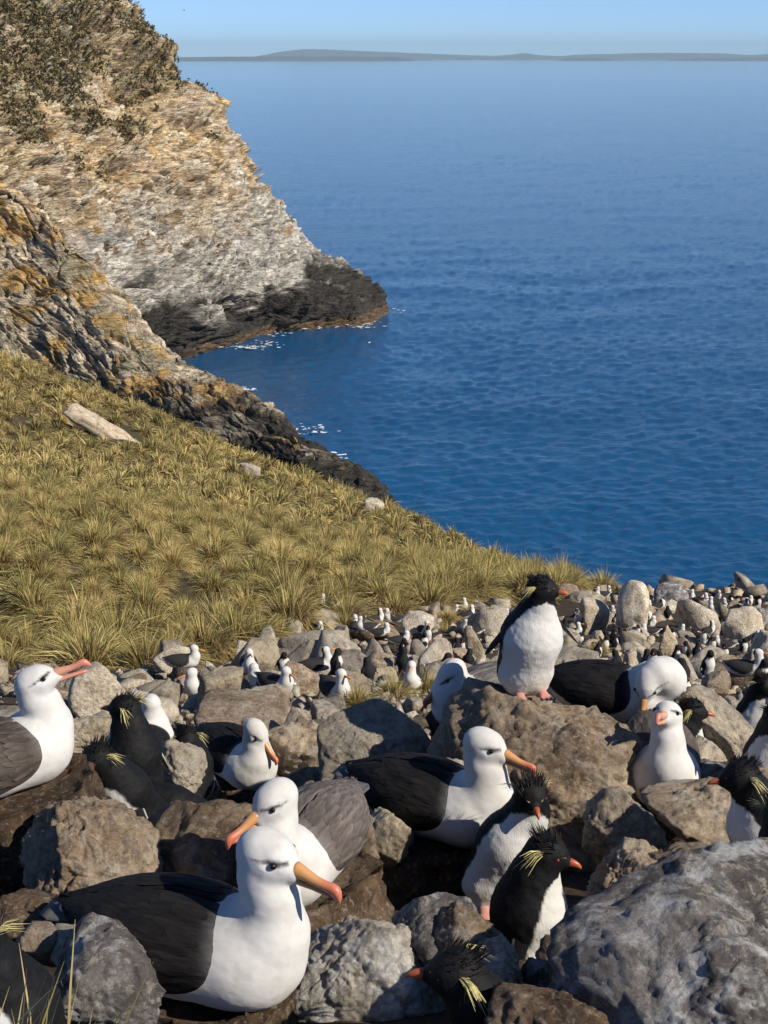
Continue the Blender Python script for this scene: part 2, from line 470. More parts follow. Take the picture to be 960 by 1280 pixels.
# headland: contours from the sea up
TZ = [-66, -60, -56, -50, -45.6, -30.5, -22.8, -11.2, -1.4, 6.6, 14.7, 28, 42, 50]
TX = [2, 0, -4, -13, -20, -30.5, -34.4, -42, -52, -59, -65, -76, -95, -120]
TY = [361, 360, 356, 350, 351, 356, 358, 362, 366, 370, 374, 380, 388, 395]
base = np.array([(-150, 215), (-100, 245), (-60, 272), (-42, 290), (-35, 302), (-25, 319), (-3, 329), (1, 345), (0, 360), (-10, 385), (-60, 425), (-160, 440)], float)
sdist = np.array([175, 142, 105, 85, 70, 52, 34, 16, 0])
_bu = np.r_[0, np.cumsum(np.hypot(*np.diff(base, axis=0).T))]
NU, NV = 520, 400
uu = np.r_[np.linspace(60.0, _bu[8] + 6, 450), np.linspace(_bu[8] + 8, _bu[-1], 40)]
def head_row(z):
    tip = np.array([np.interp(z, TZ, TX), np.interp(z, TZ, TY)])
    st = np.array([tip + s * np.array([-0.502, -0.865]) for s in sdist] + [tip + np.array([-8, 22]), tip + np.array([-50, 55]), tip + np.array([-150, 70])])
    w = math.exp(-max(z + 60, 0) / 9.0)
    pl = base * w + st * (1 - w)
    xy = interp_rows(_bu, pl, uu)
    k = np.ones(9) / 9
    for c in (0, 1):
        xy[4:-4, c] = np.convolve(xy[:, c], k, 'valid')
    return np.c_[xy, np.full(len(uu), z)]
zz = np.r_[np.linspace(-64, 22, 370), np.linspace(23, 50, 24)]
G = surface_grid(head_row, uu, zz)
Nn = grid_normals(G)
if (Nn[200, 200] @ np.array([0.7, -0.4, 0.6])) < 0: Nn = -Nn
Pf = G.reshape(-1, 3)
# layers dip to the lower left low down, and lie flatter towards the top
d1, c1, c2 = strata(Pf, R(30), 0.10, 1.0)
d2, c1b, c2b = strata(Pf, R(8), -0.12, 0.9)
hb = np.clip((Pf[:, 2] + 18) / 14 + fbm(Pf / 20, 2) * 0.6, 0, 1)
d = d1 * (1 - hb) + d2 * hb
# notch of shadowed ledges below the skyline and a sea cave line
def bumpat(px, py, sx, sy):
    qx, qy, _ = proj(Pf)
    return np.exp(-((qx - px) / sx) ** 2 - ((qy - py) / sy) ** 2)
d = d - 9.0 * bumpat(190, 100, 36, 14) - 6.0 * bumpat(130, 30, 45, 8) + 6.0 * bumpat(190, 66, 48, 10) + 4.0 * bumpat(120, 12, 50, 7) - 5.0 * bumpat(85, 165, 26, 6) - 6.0 * bumpat(255, 158, 22, 8) + 4.0 * bumpat(250, 138, 26, 8)
d = d - 11.0 * bumpat(222, 378, 12, 18) - 8.0 * bumpat(285, 378, 12, 12) - 8.0 * bumpat(195, 347, 30, 6) + 4.0 * bumpat(195, 330, 34, 7) - 6.0 * bumpat(355, 352, 20, 8) + 3.0 * bumpat(240, 395, 16, 26)
d = d + 2.6 * bumpat(300, 300, 60, 20) - 6.0 * bumpat(160, 205, 20, 6)
low = np.clip((Pf[:, 2] + 61) / 5.0, 0.25, 1)
tipf = np.exp(-((uu - _bu[8]) / 10.0) ** 2)
damp = (1 - 0.35 * np.tile(tipf, len(zz)))
hv = np.clip((fbm(Pf / 9 + 7, 4) + np.clip((Pf[:, 2] + 10) / 40, -0.4, 0.5) + np.clip(-(proj(Pf)[0] - 170) / 400, -0.3, 0.35) - 0.16) * 4, 0, 1)
hv = hv * (np.tile(uu, len(zz)) < _bu[8] + 3)
Pd = Pf + Nn.reshape(-1, 3) * (d * low * damp)[:, None] * np.array([1, 1, 0.6])
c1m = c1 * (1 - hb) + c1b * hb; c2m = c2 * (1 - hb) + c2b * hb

def rockface_colour(P, c1, c2, near):
    """rock colours: bedding tints, dark seams with painted undercut shade, black tidal band, grey guano zone, buff upper beds, lichen"""
    z = P[:, 2]
    f = fbm(P / 14, 3); g = fbm(P / 3.0, 3); k = fbm(P / 7 + 50, 4)
    buff = np.array([0.58, 0.435, 0.24]); pink = np.array([0.50, 0.385, 0.275]); grey = np.array([0.47, 0.435, 0.375]); pale = np.array([0.66, 0.57, 0.42])
    brown = np.array([0.24, 0.165, 0.095]); black = np.array([0.050, 0.045, 0.038]); och = np.array([0.50, 0.30, 0.085])
    mx = np.clip(0.5 + 1.2 * fbm(P / 10 + 21, 3), 0, 1)[:, None]
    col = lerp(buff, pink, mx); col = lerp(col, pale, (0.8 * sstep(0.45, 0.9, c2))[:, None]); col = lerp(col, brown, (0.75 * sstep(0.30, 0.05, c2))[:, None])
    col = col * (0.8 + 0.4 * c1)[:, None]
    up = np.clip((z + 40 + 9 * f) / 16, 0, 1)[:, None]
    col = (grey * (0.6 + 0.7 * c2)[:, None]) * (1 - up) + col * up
    col = np.where(((g > 0.40) & (z > -42))[:, None], brown * (0.6 + 0.8 * c1)[:, None], col)
    if near:
        m = np.clip((k - 0.05) * 4, 0, 0.8)[:, None]
        col = col * np.array([1.12, 1.02, 0.86]) * (1 - m) + och * m
        grn = np.clip((fbm(P / 9 + 9, 3) - 0.25) * 4, 0, 0.5)[:, None]
        col = col * (1 - grn) + np.array([0.20, 0.19, 0.11]) * grn
    else:
        m = np.clip((k - 0.34) * 4, 0, 0.4)[:, None] * (z > -35)[:, None]
        col = col * (1 - m) + och * m
    tide = np.clip((z + (55.0 if near else 51.5) + (2.0 if near else 5.5) * f + 1.5 * g) / 2.5, 0, 1)[:, None]
    tb = np.where((z < -58)[:, None], np.array([0.13, 0.085, 0.05]), black)
    col = tb * (1 - tide) + col * tide
    return np.clip(col, 0.02, 0.8)

def mat_cliff(name, rot):
    n = NT(name)
    v = n.coord('Object', (0.30, 0.30, 1.3), rot)
    v0 = n.coord('Object')
    f = n.noise(v, 1.4, 9, 0.75, 0.5); b = n.noise(v0, 0.9, 10, 0.72)
    cr = n.voro(v, 0.9, 'DISTANCE_TO_EDGE')
    c = n.mix(0.9, n.attr('Col'), n.ramp(f, [(0.36, 0.22), (0.5, 1.0), (0.64, 1.6)]), 'MULTIPLY')
    c = n.mix(0.7, c, n.ramp(b, [(0.35, 0.6), (0.6, 1.25)]), 'MULTIPLY')
    h = n.math('ADD', n.math('MULTIPLY', f, 1.0), n.math('MULTIPLY', b, 0.8))
    h = n.math('ADD', h, n.ramp(cr, [(0.0, 0.0), (0.08, 0.35)]))
    return n.out(c, n.bump(h, 1.0, 0.55), 0.93)
M['cliff'] = mat_cliff('cliff_rock', (0, R(-25), 0))
M['cliff2'] = mat_cliff('spur_rock', (0, R(35), 0))
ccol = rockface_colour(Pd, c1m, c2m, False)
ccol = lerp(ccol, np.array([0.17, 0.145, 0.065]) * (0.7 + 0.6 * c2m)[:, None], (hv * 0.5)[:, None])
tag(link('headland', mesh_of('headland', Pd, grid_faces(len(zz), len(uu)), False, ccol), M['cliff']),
    'tall layered buff rock headland dropping to the sea', None, None, 'structure')
HEAD = (Pd, Nn.reshape(-1, 3))

# nearer spur with lichen: crest line, face towards the camera, back to the sea
crest_px = [(-260, 90, 285), (-80, 180, 280), (0, 232, 275), (60, 272, 270), (130, 342, 265), (190, 408, 257), (215, 430, 255), (255, 455, 250), (300, 489, 240), (340, 513, 231), (380, 541, 224), (415, 570, 216), (438, 600, 211.5), (447, 622, 207)]
crest = np.array([W(*p) for p in crest_px])
_cu = np.linspace(0, 1, len(crest))
NUu = 390
def spur_row(v):
    u = np.linspace(0, 1, NUu)
    c = interp_rows(_cu, crest, u)
    if v < 0:      # back of the spur
        k = -v
        p = c + np.c_[4 * k * np.ones(NUu), 16 * k ** 1.0 * np.ones(NUu), (-70 - c[:, 2]) * k ** 1.3]
    else:
        fall = np.minimum(np.maximum(c[:, 2] * 0 - 34 - 6 * u, -56.5 - c[:, 2]), 1.5) * v ** 0.85
        p = c + np.c_[(20 - 8 * u) * v, -46 * v * np.ones(NUu), fall]
    return p
vv = np.r_[np.linspace(-1, -0.04, 24), np.linspace(0, 1, 260)]
G2 = surface_grid(spur_row, None, vv)
for _ in range(3):
    G2[1:-1] = (G2[:-2] + G2[1:-1] * 2 + G2[2:]) / 4
    G2[:, 1:-1] = (G2[:, :-2] + G2[:, 1:-1] * 2 + G2[:, 2:]) / 4
N2 = grid_normals(G2)
if N2[200, 200, 2] < 0: N2 = -N2
P2 = G2.reshape(-1, 3)
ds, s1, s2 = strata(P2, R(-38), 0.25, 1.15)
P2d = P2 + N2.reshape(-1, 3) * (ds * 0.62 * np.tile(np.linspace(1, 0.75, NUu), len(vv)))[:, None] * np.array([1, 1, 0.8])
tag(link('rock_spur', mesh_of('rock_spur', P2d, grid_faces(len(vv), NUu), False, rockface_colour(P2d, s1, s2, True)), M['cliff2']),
    'orange lichened rock spur between grass slope and headland', None, None, 'structure')

# dark tussac clumps growing on the headland
def blade_mesh(bases, dirs, lens, wids, droop, cols, rng):
    """one bent tapering blade (two quads and a tip) per row"""
    n_ = len(bases)
    side = np.cross(dirs, [0, 0, 1.0]) + rng.normal(size=(n_, 3)) * 0.2
    side /= np.linalg.norm(side, axis=1)[:, None] + 1e-9
    up = dirs / (np.linalg.norm(dirs, axis=1)[:, None] + 1e-9)
    V = []
    C = []
    for k, (f, wf) in enumerate(((0.0, 1.0), (0.5, 0.85), (1.0, 0.12))):
        c = bases + up * (lens * f)[:, None]
        c = c + np.c_[np.zeros(n_), np.zeros(n_), -droop * lens * f ** 2.2]
        V += [c - side * (wids * wf * 0.5)[:, None], c + side * (wids * wf * 0.5)[:, None]]
        C += [lerp(lerp(cols, np.array([0.13, 0.085, 0.045]), 0.65), cols * 1.12, min(1.0, f * 1.6))] * 2  # dead-brown roots also paint shade between the blades, tips lightened
    V = np.stack(V, 1).reshape(-1, 3); C = np.stack(C, 1).reshape(-1, 3)
    b = np.arange(n_)[:, None] * 6
    F = np.concatenate([b + np.array([0, 1, 3, 2]), b + np.array([2, 3, 5, 4])], 1).reshape(-1, 4)
    return V, F, C

n = NT('tussac_grass')
c = n.attr('Col')
M['grass'] = n.out(c, None, 0.75)
_tr = n.node('ShaderNodeBsdfTranslucent'); n.link(c, _tr.inputs[0])
_mx = n.node('ShaderNodeMixShader'); _mx.inputs[0].default_value = 0.22
n.link(n.b.outputs[0], _mx.inputs[1]); n.link(_tr.outputs[0], _mx.inputs[2])
n.link(_mx.outputs[0], n.n['Material Output'].inputs['Surface'])

idx = np.where((Pf[:, 2] > -32) & (np.tile(uu, len(zz)) < _bu[8] + 4))[0]
idx = RNG.choice(idx, 30000, replace=False)
Ph = Pd[idx]
mask = hv[idx] > RNG.uniform(0.25, 1.0, len(idx))
idx = idx[mask][:8000]
cb = Pd[idx]; cn = HEAD[1][idx]
kk = 7
B = np.repeat(cb, kk, 0) + RNG.normal(size=(len(cb) * kk, 3)) * 0.42
D = np.repeat(cn * 0.5 + np.array([0, 0, 0.8]), kk, 0) + RNG.normal(size=(len(B), 3)) * 0.55
L = RNG.uniform(0.6, 1.5, len(B)); tone = np.repeat(RNG.uniform(0.5, 1.3, len(cb)), kk)
Cc = np.array([0.20, 0.165, 0.075]) * tone[:, None] * RNG.uniform(0.7, 1.3, (len(B), 1))
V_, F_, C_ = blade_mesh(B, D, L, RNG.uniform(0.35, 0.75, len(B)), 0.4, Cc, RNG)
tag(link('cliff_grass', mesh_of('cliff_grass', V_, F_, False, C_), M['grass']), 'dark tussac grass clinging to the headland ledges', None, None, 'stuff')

# surf along the rocks
n = NT('surf_foam'); M['foam'] = n.out((0.85, 0.88, 0.9), None, 0.8)
fv = []; ff = []
def foam(px, py, wpx, hpx, cnt, seed):
    rg = np.random.default_rng(seed)
    for _ in range(cnt):
        x = px + rg.normal() * wpx / 2; y = py + rg.normal() * hpx / 2
        dyy = (640 - y) / FPX; t = SEA / (-SP + dyy * CP)
        c = W(x, y, t); k = 9; r = rg.uniform(0.08, 0.42)
        b = len(fv)
        for a in range(k):
            q = rg.uniform(0.5, 1.2) * r
            fv.append((c[0] + math.cos(a * 2 * math.pi / k) * q * 1.6, c[1] + math.sin(a * 2 * math.pi / k) * q, SEA + 0.45 + rg.uniform(0, 0.05) + 0.01 * len(ff) / 100))
        ff.append(tuple(range(b, b + k)))
for a in [(312, 436, 44, 3, 60), (335, 431, 20, 3, 20), (372, 412, 26, 2, 30), (345, 420, 16, 4, 14), (465, 402, 12, 10, 40), (474, 385, 12, 5, 26), (450, 410, 24, 3, 18), (306, 489, 16, 3, 30), (385, 540, 26, 8, 34), (420, 575, 20, 10, 20), (442, 598, 8, 8, 12), (500, 392, 14, 3, 5)]:
    foam(*a, seed=int(a[0]))
tag(link('surf', mesh_of('surf', fv, ff, False), M['foam']), 'white surf broken along the foot of the cliffs', None, None, 'stuff')

# haze: the clear but bluish air over the sea
hz = NT('haze_air')
hz.n.remove(hz.b)
pv = hz.node('ShaderNodeVolumePrincipled')
pv.inputs['Color'].default_value = (0.58, 0.82, 1.0, 1)
pv.inputs['Density'].default_value = 3.2e-5
pv.inputs['Anisotropy'].default_value = 0.0
hz.link(pv.outputs[0], hz.n['Material Output'].inputs['Volume'])
hb_ = np.array([(x, y, z) for x in (-46000, 46000) for y in (-2000, 46000) for z in (-82, 420)], float)
hf_ = [(0, 1, 3, 2), (4, 6, 7, 5), (0, 4, 5, 1), (2, 3, 7, 6), (0, 2, 6, 4), (1, 5, 7, 3)]
tag(link('haze', mesh_of('haze', hb_, hf_, False), hz.m), 'thin bluish sea air', None, None, 'stuff')

# =================================================================== SCULPTING (signed distance fields -> smooth meshes)
def rotm(yaw, pitch, roll=0.0):
    cy, sy = math.cos(yaw), math.sin(yaw); cp, sp = math.cos(pitch), math.sin(pitch); cr, sr_ = math.cos(roll), math.sin(roll)
    Rz = np.array([[cy, -sy, 0], [sy, cy, 0], [0, 0, 1]]); Ry = np.array([[cp, 0, -sp], [0, 1, 0], [sp, 0, cp]])
    Rx = np.array([[1, 0, 0], [0, cr, -sr_], [0, sr_, cr]])
    return Rz @ Ry @ Rx                       # columns: forward, left, up

def sd_ell(P, c, r, Rm=None):
    q = P - np.asarray(c, float)
    if Rm is not None: q = q @ Rm
    r = np.asarray(r, float)
    k0 = np.sqrt(((q / r) ** 2).sum(-1)); k1 = np.sqrt(((q / (r * r)) ** 2).sum(-1)) + 1e-9
    return k0 * (k0 - 1.0) / k1

def sd_cone(P, a, b, ra, rb, sq=None):
    a = np.asarray(a, float); b = np.asarray(b, float)
    if sq is not None:
        P = P * sq; a = a * sq; b = b * sq
    ab = b - a; L2 = ab @ ab
    h = np.clip(((P - a) @ ab) / L2, 0, 1)
    d = np.sqrt(((P - a - h[..., None] * ab) ** 2).sum(-1))
    return d - (ra + (rb - ra) * h)

def smin(a, b, k):
    h = np.clip(0.5 + 0.5 * (b - a) / k, 0, 1)
    return b * (1 - h) + a * h - k * h * (1 - h)
def smax(a, b, k): return -smin(-a, -b, k)

def polygonise(f, lo, hi, h, it=2):
    lo = np.asarray(lo, float); hi = np.asarray(hi, float)
    nx, ny, nz = [int(math.ceil(v)) + 1 for v in (hi - lo) / h]
    ax = [lo[k] + h * np.arange(m) for k, m in enumerate((nx, ny, nz))]
    g = np.stack(np.meshgrid(*ax, indexing='ij'), -1)
    # coarse pass first: only points near the surface are worth evaluating finely
    st = 4
    cidx = [np.r_[np.arange(0, m - 1, st), m - 1] for m in (nx, ny, nz)]
    cg = g[np.ix_(*cidx)]
    Dc = f(cg.reshape(-1, 3)).reshape(cg.shape[:3])
    near_ = [np.clip(np.searchsorted(cidx[k], np.arange(m) - st / 2), 0, len(cidx[k]) - 1) for k, m in enumerate((nx, ny, nz))]
    D = Dc[np.ix_(*near_)]
    msk = np.abs(D) < h * st * 1.9
    D = D.copy(); D[msk] = f(g[msk])
    I = D < 0
    s = np.zeros((nx - 1, ny - 1, nz - 1), np.int8)
    cor = [(i, j, k) for i in (0, 1) for j in (0, 1) for k in (0, 1)]
    for i, j, k in cor: s += I[i:nx - 1 + i, j:ny - 1 + j, k:nz - 1 + k]
    cell = (s > 0) & (s < 8)
    ci = np.argwhere(cell)
    vid = np.full(cell.shape, -1, np.int64); vid[tuple(ci.T)] = np.arange(len(ci))
    acc = np.zeros((len(ci), 3)); cnt = np.zeros(len(ci))
    for a in cor:
        for ax_ in range(3):
            if a[ax_] == 1: continue
            b = list(a); b[ax_] = 1
            da = D[tuple((ci + a).T)]; db = D[tuple((ci + b).T)]
            m = (da < 0) != (db < 0)
            t = np.where(m, da / (da - db + 1e-12), 0)
            p = np.tile(np.asarray(a, float), (len(ci), 1)); p[:, ax_] += t
            acc += p * m[:, None]; cnt += m
    V = lo + h * (ci + acc / cnt[:, None])
    F = []
    for ax_ in range(3):
        o1, o2 = [(1, 2), (2, 0), (0, 1)][ax_]
        sl = [slice(None)] * 3; sl2 = [slice(None)] * 3
        sl[ax_] = slice(0, -1); sl2[ax_] = slice(1, None)
        ch = I[tuple(sl)] != I[tuple(sl2)]
        e = np.argwhere(ch)
        e = e[(e[:, o1] > 0) & (e[:, o2] > 0)]
        ins = I[tuple(e.T)]
        q = []
        for d1_, d2_ in ((0, 0), (1, 0), (1, 1), (0, 1)):
            c = e.copy(); c[:, o1] -= d1_; c[:, o2] -= d2_
            ok = (c < np.array(cell.shape)).all(1)
            q.append(np.where(ok, vid[tuple(np.minimum(c, np.array(cell.shape) - 1).T)], -1))
        q = np.stack(q, 1)
        q = np.where(ins[:, None], q[:, ::-1], q)
        # the winding above points inwards for an inside start, flip to outward
        F.append(q[:, ::-1][(q >= 0).all(1)])
    F = np.concatenate(F)
    for _ in range(it):
        d0 = f(V); e = h * 0.25
        gr = np.stack([f(V + e * np.eye(3)[k]) - f(V - e * np.eye(3)[k]) for k in range(3)], 1) / (2 * e)
        V = V - gr * (np.clip(d0, -h, h) / np.maximum((gr ** 2).sum(1), 0.2))[:, None]
    return V, F

def sdf_normal(f, V, e=0.004):
    gr = np.stack([f(V + e * np.eye(3)[k]) - f(V - e * np.eye(3)[k]) for k in range(3)], 1)
    return gr / (np.linalg.norm(gr, axis=1)[:, None] + 1e-9)

def to_head(P, H, Rm): return (P - H) @ Rm

def ball(r, sx=1, sy=1, sz=1, n1=10, n2=14):
    V = []; 
    for i in range(n1 + 1):
        a = math.pi * i / n1
        for j in range(n2):
            b = 2 * math.pi * j / n2
            V.append((r * sx * math.sin(a) * math.cos(b), r * sy * math.sin(a) * math.sin(b), r * sz * math.cos(a)))
    F = []
    for i in range(n1):
        for j in range(n2):
            F.append((i * n2 + j, (i + 1) * n2 + j, (i + 1) * n2 + (j + 1) % n2, i * n2 + (j + 1) % n2))
    return np.array(V), F

def loft(sections, n_=16):
    """sections: (centre xyz, half width y, half height up, half height down); closed tube along x"""
    V = []; F = []
    for c, w_, hu, hd in sections:
        for j in range(n_):
            a = 2 * math.pi * j / n_
            s_, c_ = math.sin(a), math.cos(a)
            V.append((c[0], c[1] + w_ * np.sign(c_) * abs(c_) ** 0.9, c[2] + (hu if s_ > 0 else hd) * s_))
    m = len(sections)
    for i in range(m - 1):
        for j in range(n_):
            F.append((i * n_ + j, (i + 1) * n_ + j, (i + 1) * n_ + (j + 1) % n_, i * n_ + (j + 1) % n_))
    F.append(tuple(range(n_))); F.append(tuple(range((m - 1) * n_, m * n_))[::-1])
    return np.array(V, float), F

def feather_set(pts, nrm, dirs, L, Wd, cols, lift=0.10):
    """overlapping vaned feathers lying on a surface"""
    V = []; F = []; C = []
    prof = [(0.0, 0.35), (0.3, 0.9), (0.65, 1.0), (0.9, 0.62), (1.0, 0.12)]
    for p, n_, d_, l, w_, c in zip(pts, nrm, dirs, L, Wd, cols):
        d_ = d_ - n_ * (d_ @ n_); d_ /= np.linalg.norm(d_) + 1e-9
        s_ = np.cross(n_, d_); b = len(V)
        for f_, wf in prof:
            q = p + d_ * l * f_ + n_ * (0.001 + lift * l * f_ * 0.35)
            e = 0.82 + 0.5 * f_ ** 3
            V += [q - s_ * w_ * wf * 0.5 - n_ * 0.0025, q + n_ * 0.0015, q + s_ * w_ * wf * 0.5 - n_ * 0.0025]
            C += [c * e * 1.06, c * e * 0.92, c * e * 1.06]
        for k in range(len(prof) - 1):
            for j in (0, 1):
                F.append((b + 3 * k + j, b + 3 * k + j + 1, b + 3 * k + j + 4, b + 3 * k + j + 3))
    return np.array(V), F, np.array(C)

def join(parts):
    V = []; F = []; C = []; b = 0
    for v, f, c in parts:
        V.append(np.asarray(v, float)); C.append(np.broadcast_to(np.asarray(c, float), (len(v), 3)))
        F += [tuple(int(i) + b for i in q) for q in f]; b += len(v)
    return np.concatenate(V), F, np.concatenate(C)

# ------------------------------------------------------------------ albatross
WHITE = np.array([0.635, 0.62, 0.59]); SLATE = np.array([0.013, 0.012, 0.012]); BROWNB = np.array([0.075, 0.060, 0.050])
ORANGE = np.array([0.60, 0.30, 0.115]); PINK = np.array([0.58, 0.17, 0.10])

def albatross(label, loc, yaw, neck, head, hyaw=0, hpitch=0, hroll=0, wing=SLATE, lift=0.006, scale=1.0, h=0.007, stand=0.0, gape=0.0, group=None, body_pitch=0.0, fseed=1, feathers=True, breast=1.0, tip=PINK, base_=ORANGE):
    """neck: list of (point, radius) from breast to nape, head: centre of skull, all in the bird's own frame (x forward)"""
    root = empty('albatross', loc, yaw); root.scale = (scale,) * 3
    tag(root, label, 'albatross', group)
    Rm = rotm(R(hyaw), R(hpitch), R(hroll)); H = np.asarray(head, float)
    Rb = rotm(0, R(body_pitch)); zc = 0.125 + stand
    def f_body(P):
        d = sd_ell(P, (-0.03, 0, zc), (0.27, 0.150, 0.122), Rb)
        d = smin(d, sd_ell(P, (0.13, 0, zc + 0.005), (0.125, 0.135, 0.118) * np.array([1, 1, 1]) * breast), 0.07)
        d = smin(d, sd_cone(P, (-0.18, 0, zc + 0.01), (-0.36, 0, zc + 0.035), 0.085, 0.03), 0.06)
        prev, pr = neck[0]
        d = smin(d, sd_cone(P, (0.12, 0, zc + 0.02), prev, 0.105 * breast, pr), 0.06)
        for q, r in neck[1:]:
            d = smin(d, sd_cone(P, prev, q, pr, r), 0.035); prev, pr = q, r
        d = smin(d, sd_cone(P, prev, H - Rm[:, 0] * 0.02, pr, 0.051), 0.035)
        d = smin(d, sd_ell(P, H + Rm[:, 0] * 0.004, (0.073, 0.0555, 0.057), Rm), 0.02)
        d = smin(d, sd_cone(P, H + Rm[:, 0] * 0.030 - Rm[:, 2] * 0.010, H + Rm[:, 0] * 0.078 - Rm[:, 2] * 0.016, 0.044, 0.021), 0.03)
        # shallow sockets and cheek
        for s in (-1, 1):
            d = smax(d, -(sd_ell(P, H + Rm @ np.array([0.040, 0.0575 * s, 0.014]), (0.020, 0.012, 0.010), Rm)), 0.012)
        if stand > 0: pass
        return d
    pts = np.array([q for q, _ in neck] + [H + Rm[:, 0] * 0.1, H - 0.08, H + 0.08, (-0.42, -0.18, stand), (0.28, 0.18, stand + 0.27)])
    V, F = polygonise(f_body, pts.min(0) - 0.12, pts.max(0) + 0.12, h)
    hl = to_head(V, H, Rm)
    col = np.tile(WHITE, (len(V), 1))
    # ruffled down
    nv = sdf_normal(f_body, V)
    V = V + nv * (fbm(V * np.array([24, 34, 30]) + fseed, 3) * 0.0010 + fbm(V * 9 + fseed, 2) * 0.002)[:, None]
    dirt = np.clip(fbm(V * np.array([7, 9, 9]) + fseed, 4, 0.6) + 0.1, 0, 1)[:, None]
    col = col * (1 - 0.16 * dirt * np.array([0.9, 1.0, 1.15])) * (1 + 0.05 * fbm(V * np.array([60, 110, 80]), 2)[:, None])
    # grey wash on the cheeks and mantle
    ck = np.exp(-((hl[:, 0] - 0.03) / 0.03) ** 2 - ((hl[:, 2] + 0.004) / 0.022) ** 2) * (np.abs(hl[:, 1]) > 0.02)
    col = lerp(col, np.array([0.60, 0.61, 0.63]), (ck * 0.35)[:, None])
    # black brow: a dark smudge in front of, above and behind the eye
    bz = hl[:, 2] - 0.0165 - 0.10 * (hl[:, 0] - 0.035)
    bw = 0.0100 - 0.17 * np.abs(hl[:, 0] - 0.046) * (hl[:, 0] > 0.046) - 0.125 * np.abs(hl[:, 0] - 0.046) * (hl[:, 0] <= 0.046) + fbm(V * 120, 2) * 0.0015
    brow = np.clip((bw - np.abs(bz)) / 0.005, 0, 1) * (np.abs(hl[:, 1]) > 0.022) * (hl[:, 0] > -0.062) * (hl[:, 0] < 0.09)
    col = lerp(col, np.array([0.035, 0.035, 0.040]), np.clip(brow, 0, 1)[:, None] * 0.95)
    mant = sstep(0.10, -0.04, V[:, 0]) * sstep(zc + 0.02, zc + 0.10, V[:, 2])
    col = lerp(col, np.array([0.16, 0.15, 0.15]), mant[:, None] * 0.85)
    link('body', mesh_of('body', V, F, True, col), M['plumage'], root)
    # wings
    for s in (-1, 1):
        def f_w(P, s=s):
            d = sd_ell(P, (-0.06, 0.004 * s, zc + 0.022), (0.275, 0.165, 0.124), Rb)
            d = smin(d, sd_cone(P, (-0.20, 0.035 * s, zc + 0.035), (-0.405, 0.012 * s, zc + 0.052), 0.078, 0.013, np.array([1, 1.15, 1.25])), 0.05)
            inner = smin(sd_ell(P, (-0.03, 0, zc), (0.262, 0.140, 0.112), Rb), sd_cone(P, (-0.18, 0, zc + 0.01), (-0.34, 0, zc + 0.03), 0.075, 0.02), 0.06)
            d = smax(d, -inner, 0.01)
            xl = (P[:, 0] + 0.05)
            zlow = zc - 0.060 + 0.55 * np.maximum(-xl, 0) ** 1.25 + 1.5 * np.maximum(xl, 0) ** 1.6
            d = smax(d, (zlow - P[:, 2]) * 0.8, 0.012)
            d = smax(d, (P[:, 0] - 0.135 + 0.35 * np.maximum(P[:, 2] - zc, 0)) * 0.9, 0.02)
            d = smax(d, 0.0025 - s * P[:, 1], 0.008)
            return d
        Vw, Fw = polygonise(f_w, (-0.52, -0.2, zc - 0.16), (0.2, 0.2, zc + 0.18), max(h, 0.007))
        wcol = lerp(wing, wing * 1.25, sstep(-0.1, -0.4, Vw[:, 0])[:, None])
        wcol = lerp(wcol, np.array([0.26, 0.25, 0.25]), (sstep(0.045, 0.135, Vw[:, 0] + 0.25 * np.maximum(Vw[:, 2] - zc - 0.05, 0)) * 0.55)[:, None])
        parts = [(Vw, Fw, wcol)]
        if feathers:
            rg = np.random.default_rng(fseed * 7 + s + 1)
            nw = sdf_normal(f_w, Vw)
            out = np.where((Vw[:, 1] * s > 0.03) & (nw[:, 1] * s + nw[:, 2] > 0.45) & (Vw[:, 0] < 0.05) & (Vw[:, 0] > -0.33))[0]
            order = rg.permutation(out)[:210]
            order = order[np.argsort(Vw[order, 0])]
            xs = Vw[order, 0]
            back = np.tile(np.array([-1.0, 0, 0.05]), (len(order), 1)) + rg.normal(size=(len(order), 3)) * 0.05 + np.c_[np.zeros(len(order)), -0.25 * s * np.ones(len(order)), np.zeros(len(order))]
            Lf = np.interp(xs, [-0.36, -0.1, 0.1], [0.13, 0.145, 0.07]) * rg.uniform(0.85, 1.15, len(order))
            Wf = np.interp(xs, [-0.36, -0.1, 0.1], [0.021, 0.030, 0.024])
            cf = wing[None] * rg.uniform(0.85, 1.2, (len(order), 1))
            fv_, ff_, fc_ = feather_set(Vw[order], nw[order], back, Lf, Wf, cf, lift)
            ffr = np.tile(np.repeat([0.0, 0.3, 0.65, 0.9, 1.0], 3), len(order)); mid_ = np.tile([0.0, 1.0, 0.0], len(fv_) // 3)
            for _ in range(2):                    # lay the vanes snugly on the folded wing
                fv_ = fv_ - sdf_normal(f_w, fv_) * (f_w(fv_) - (0.0004 + lift * (0.12 + 0.5 * ffr) + 0.0012 * mid_))[:, None]
            parts.append((fv_, ff_, fc_))
        v_, f_, c_ = join(parts)
        link('wing', mesh_of('wing', v_, f_, True, c_), M['feather'], root)
    # tail fan
    tv, tf = loft([((-0.26, 0, zc + 0.030), 0.045, 0.016, 0.014), ((-0.33, 0, zc + 0.035), 0.055, 0.010, 0.010), ((-0.395, 0, zc + 0.036), 0.062, 0.006, 0.006), ((-0.425, 0, zc + 0.034), 0.045, 0.003, 0.003)])
    link('tail', mesh_of('tail', tv, tf, True, np.tile(np.array([0.11, 0.105, 0.105]), (len(tv), 1))), M['feather'], root)
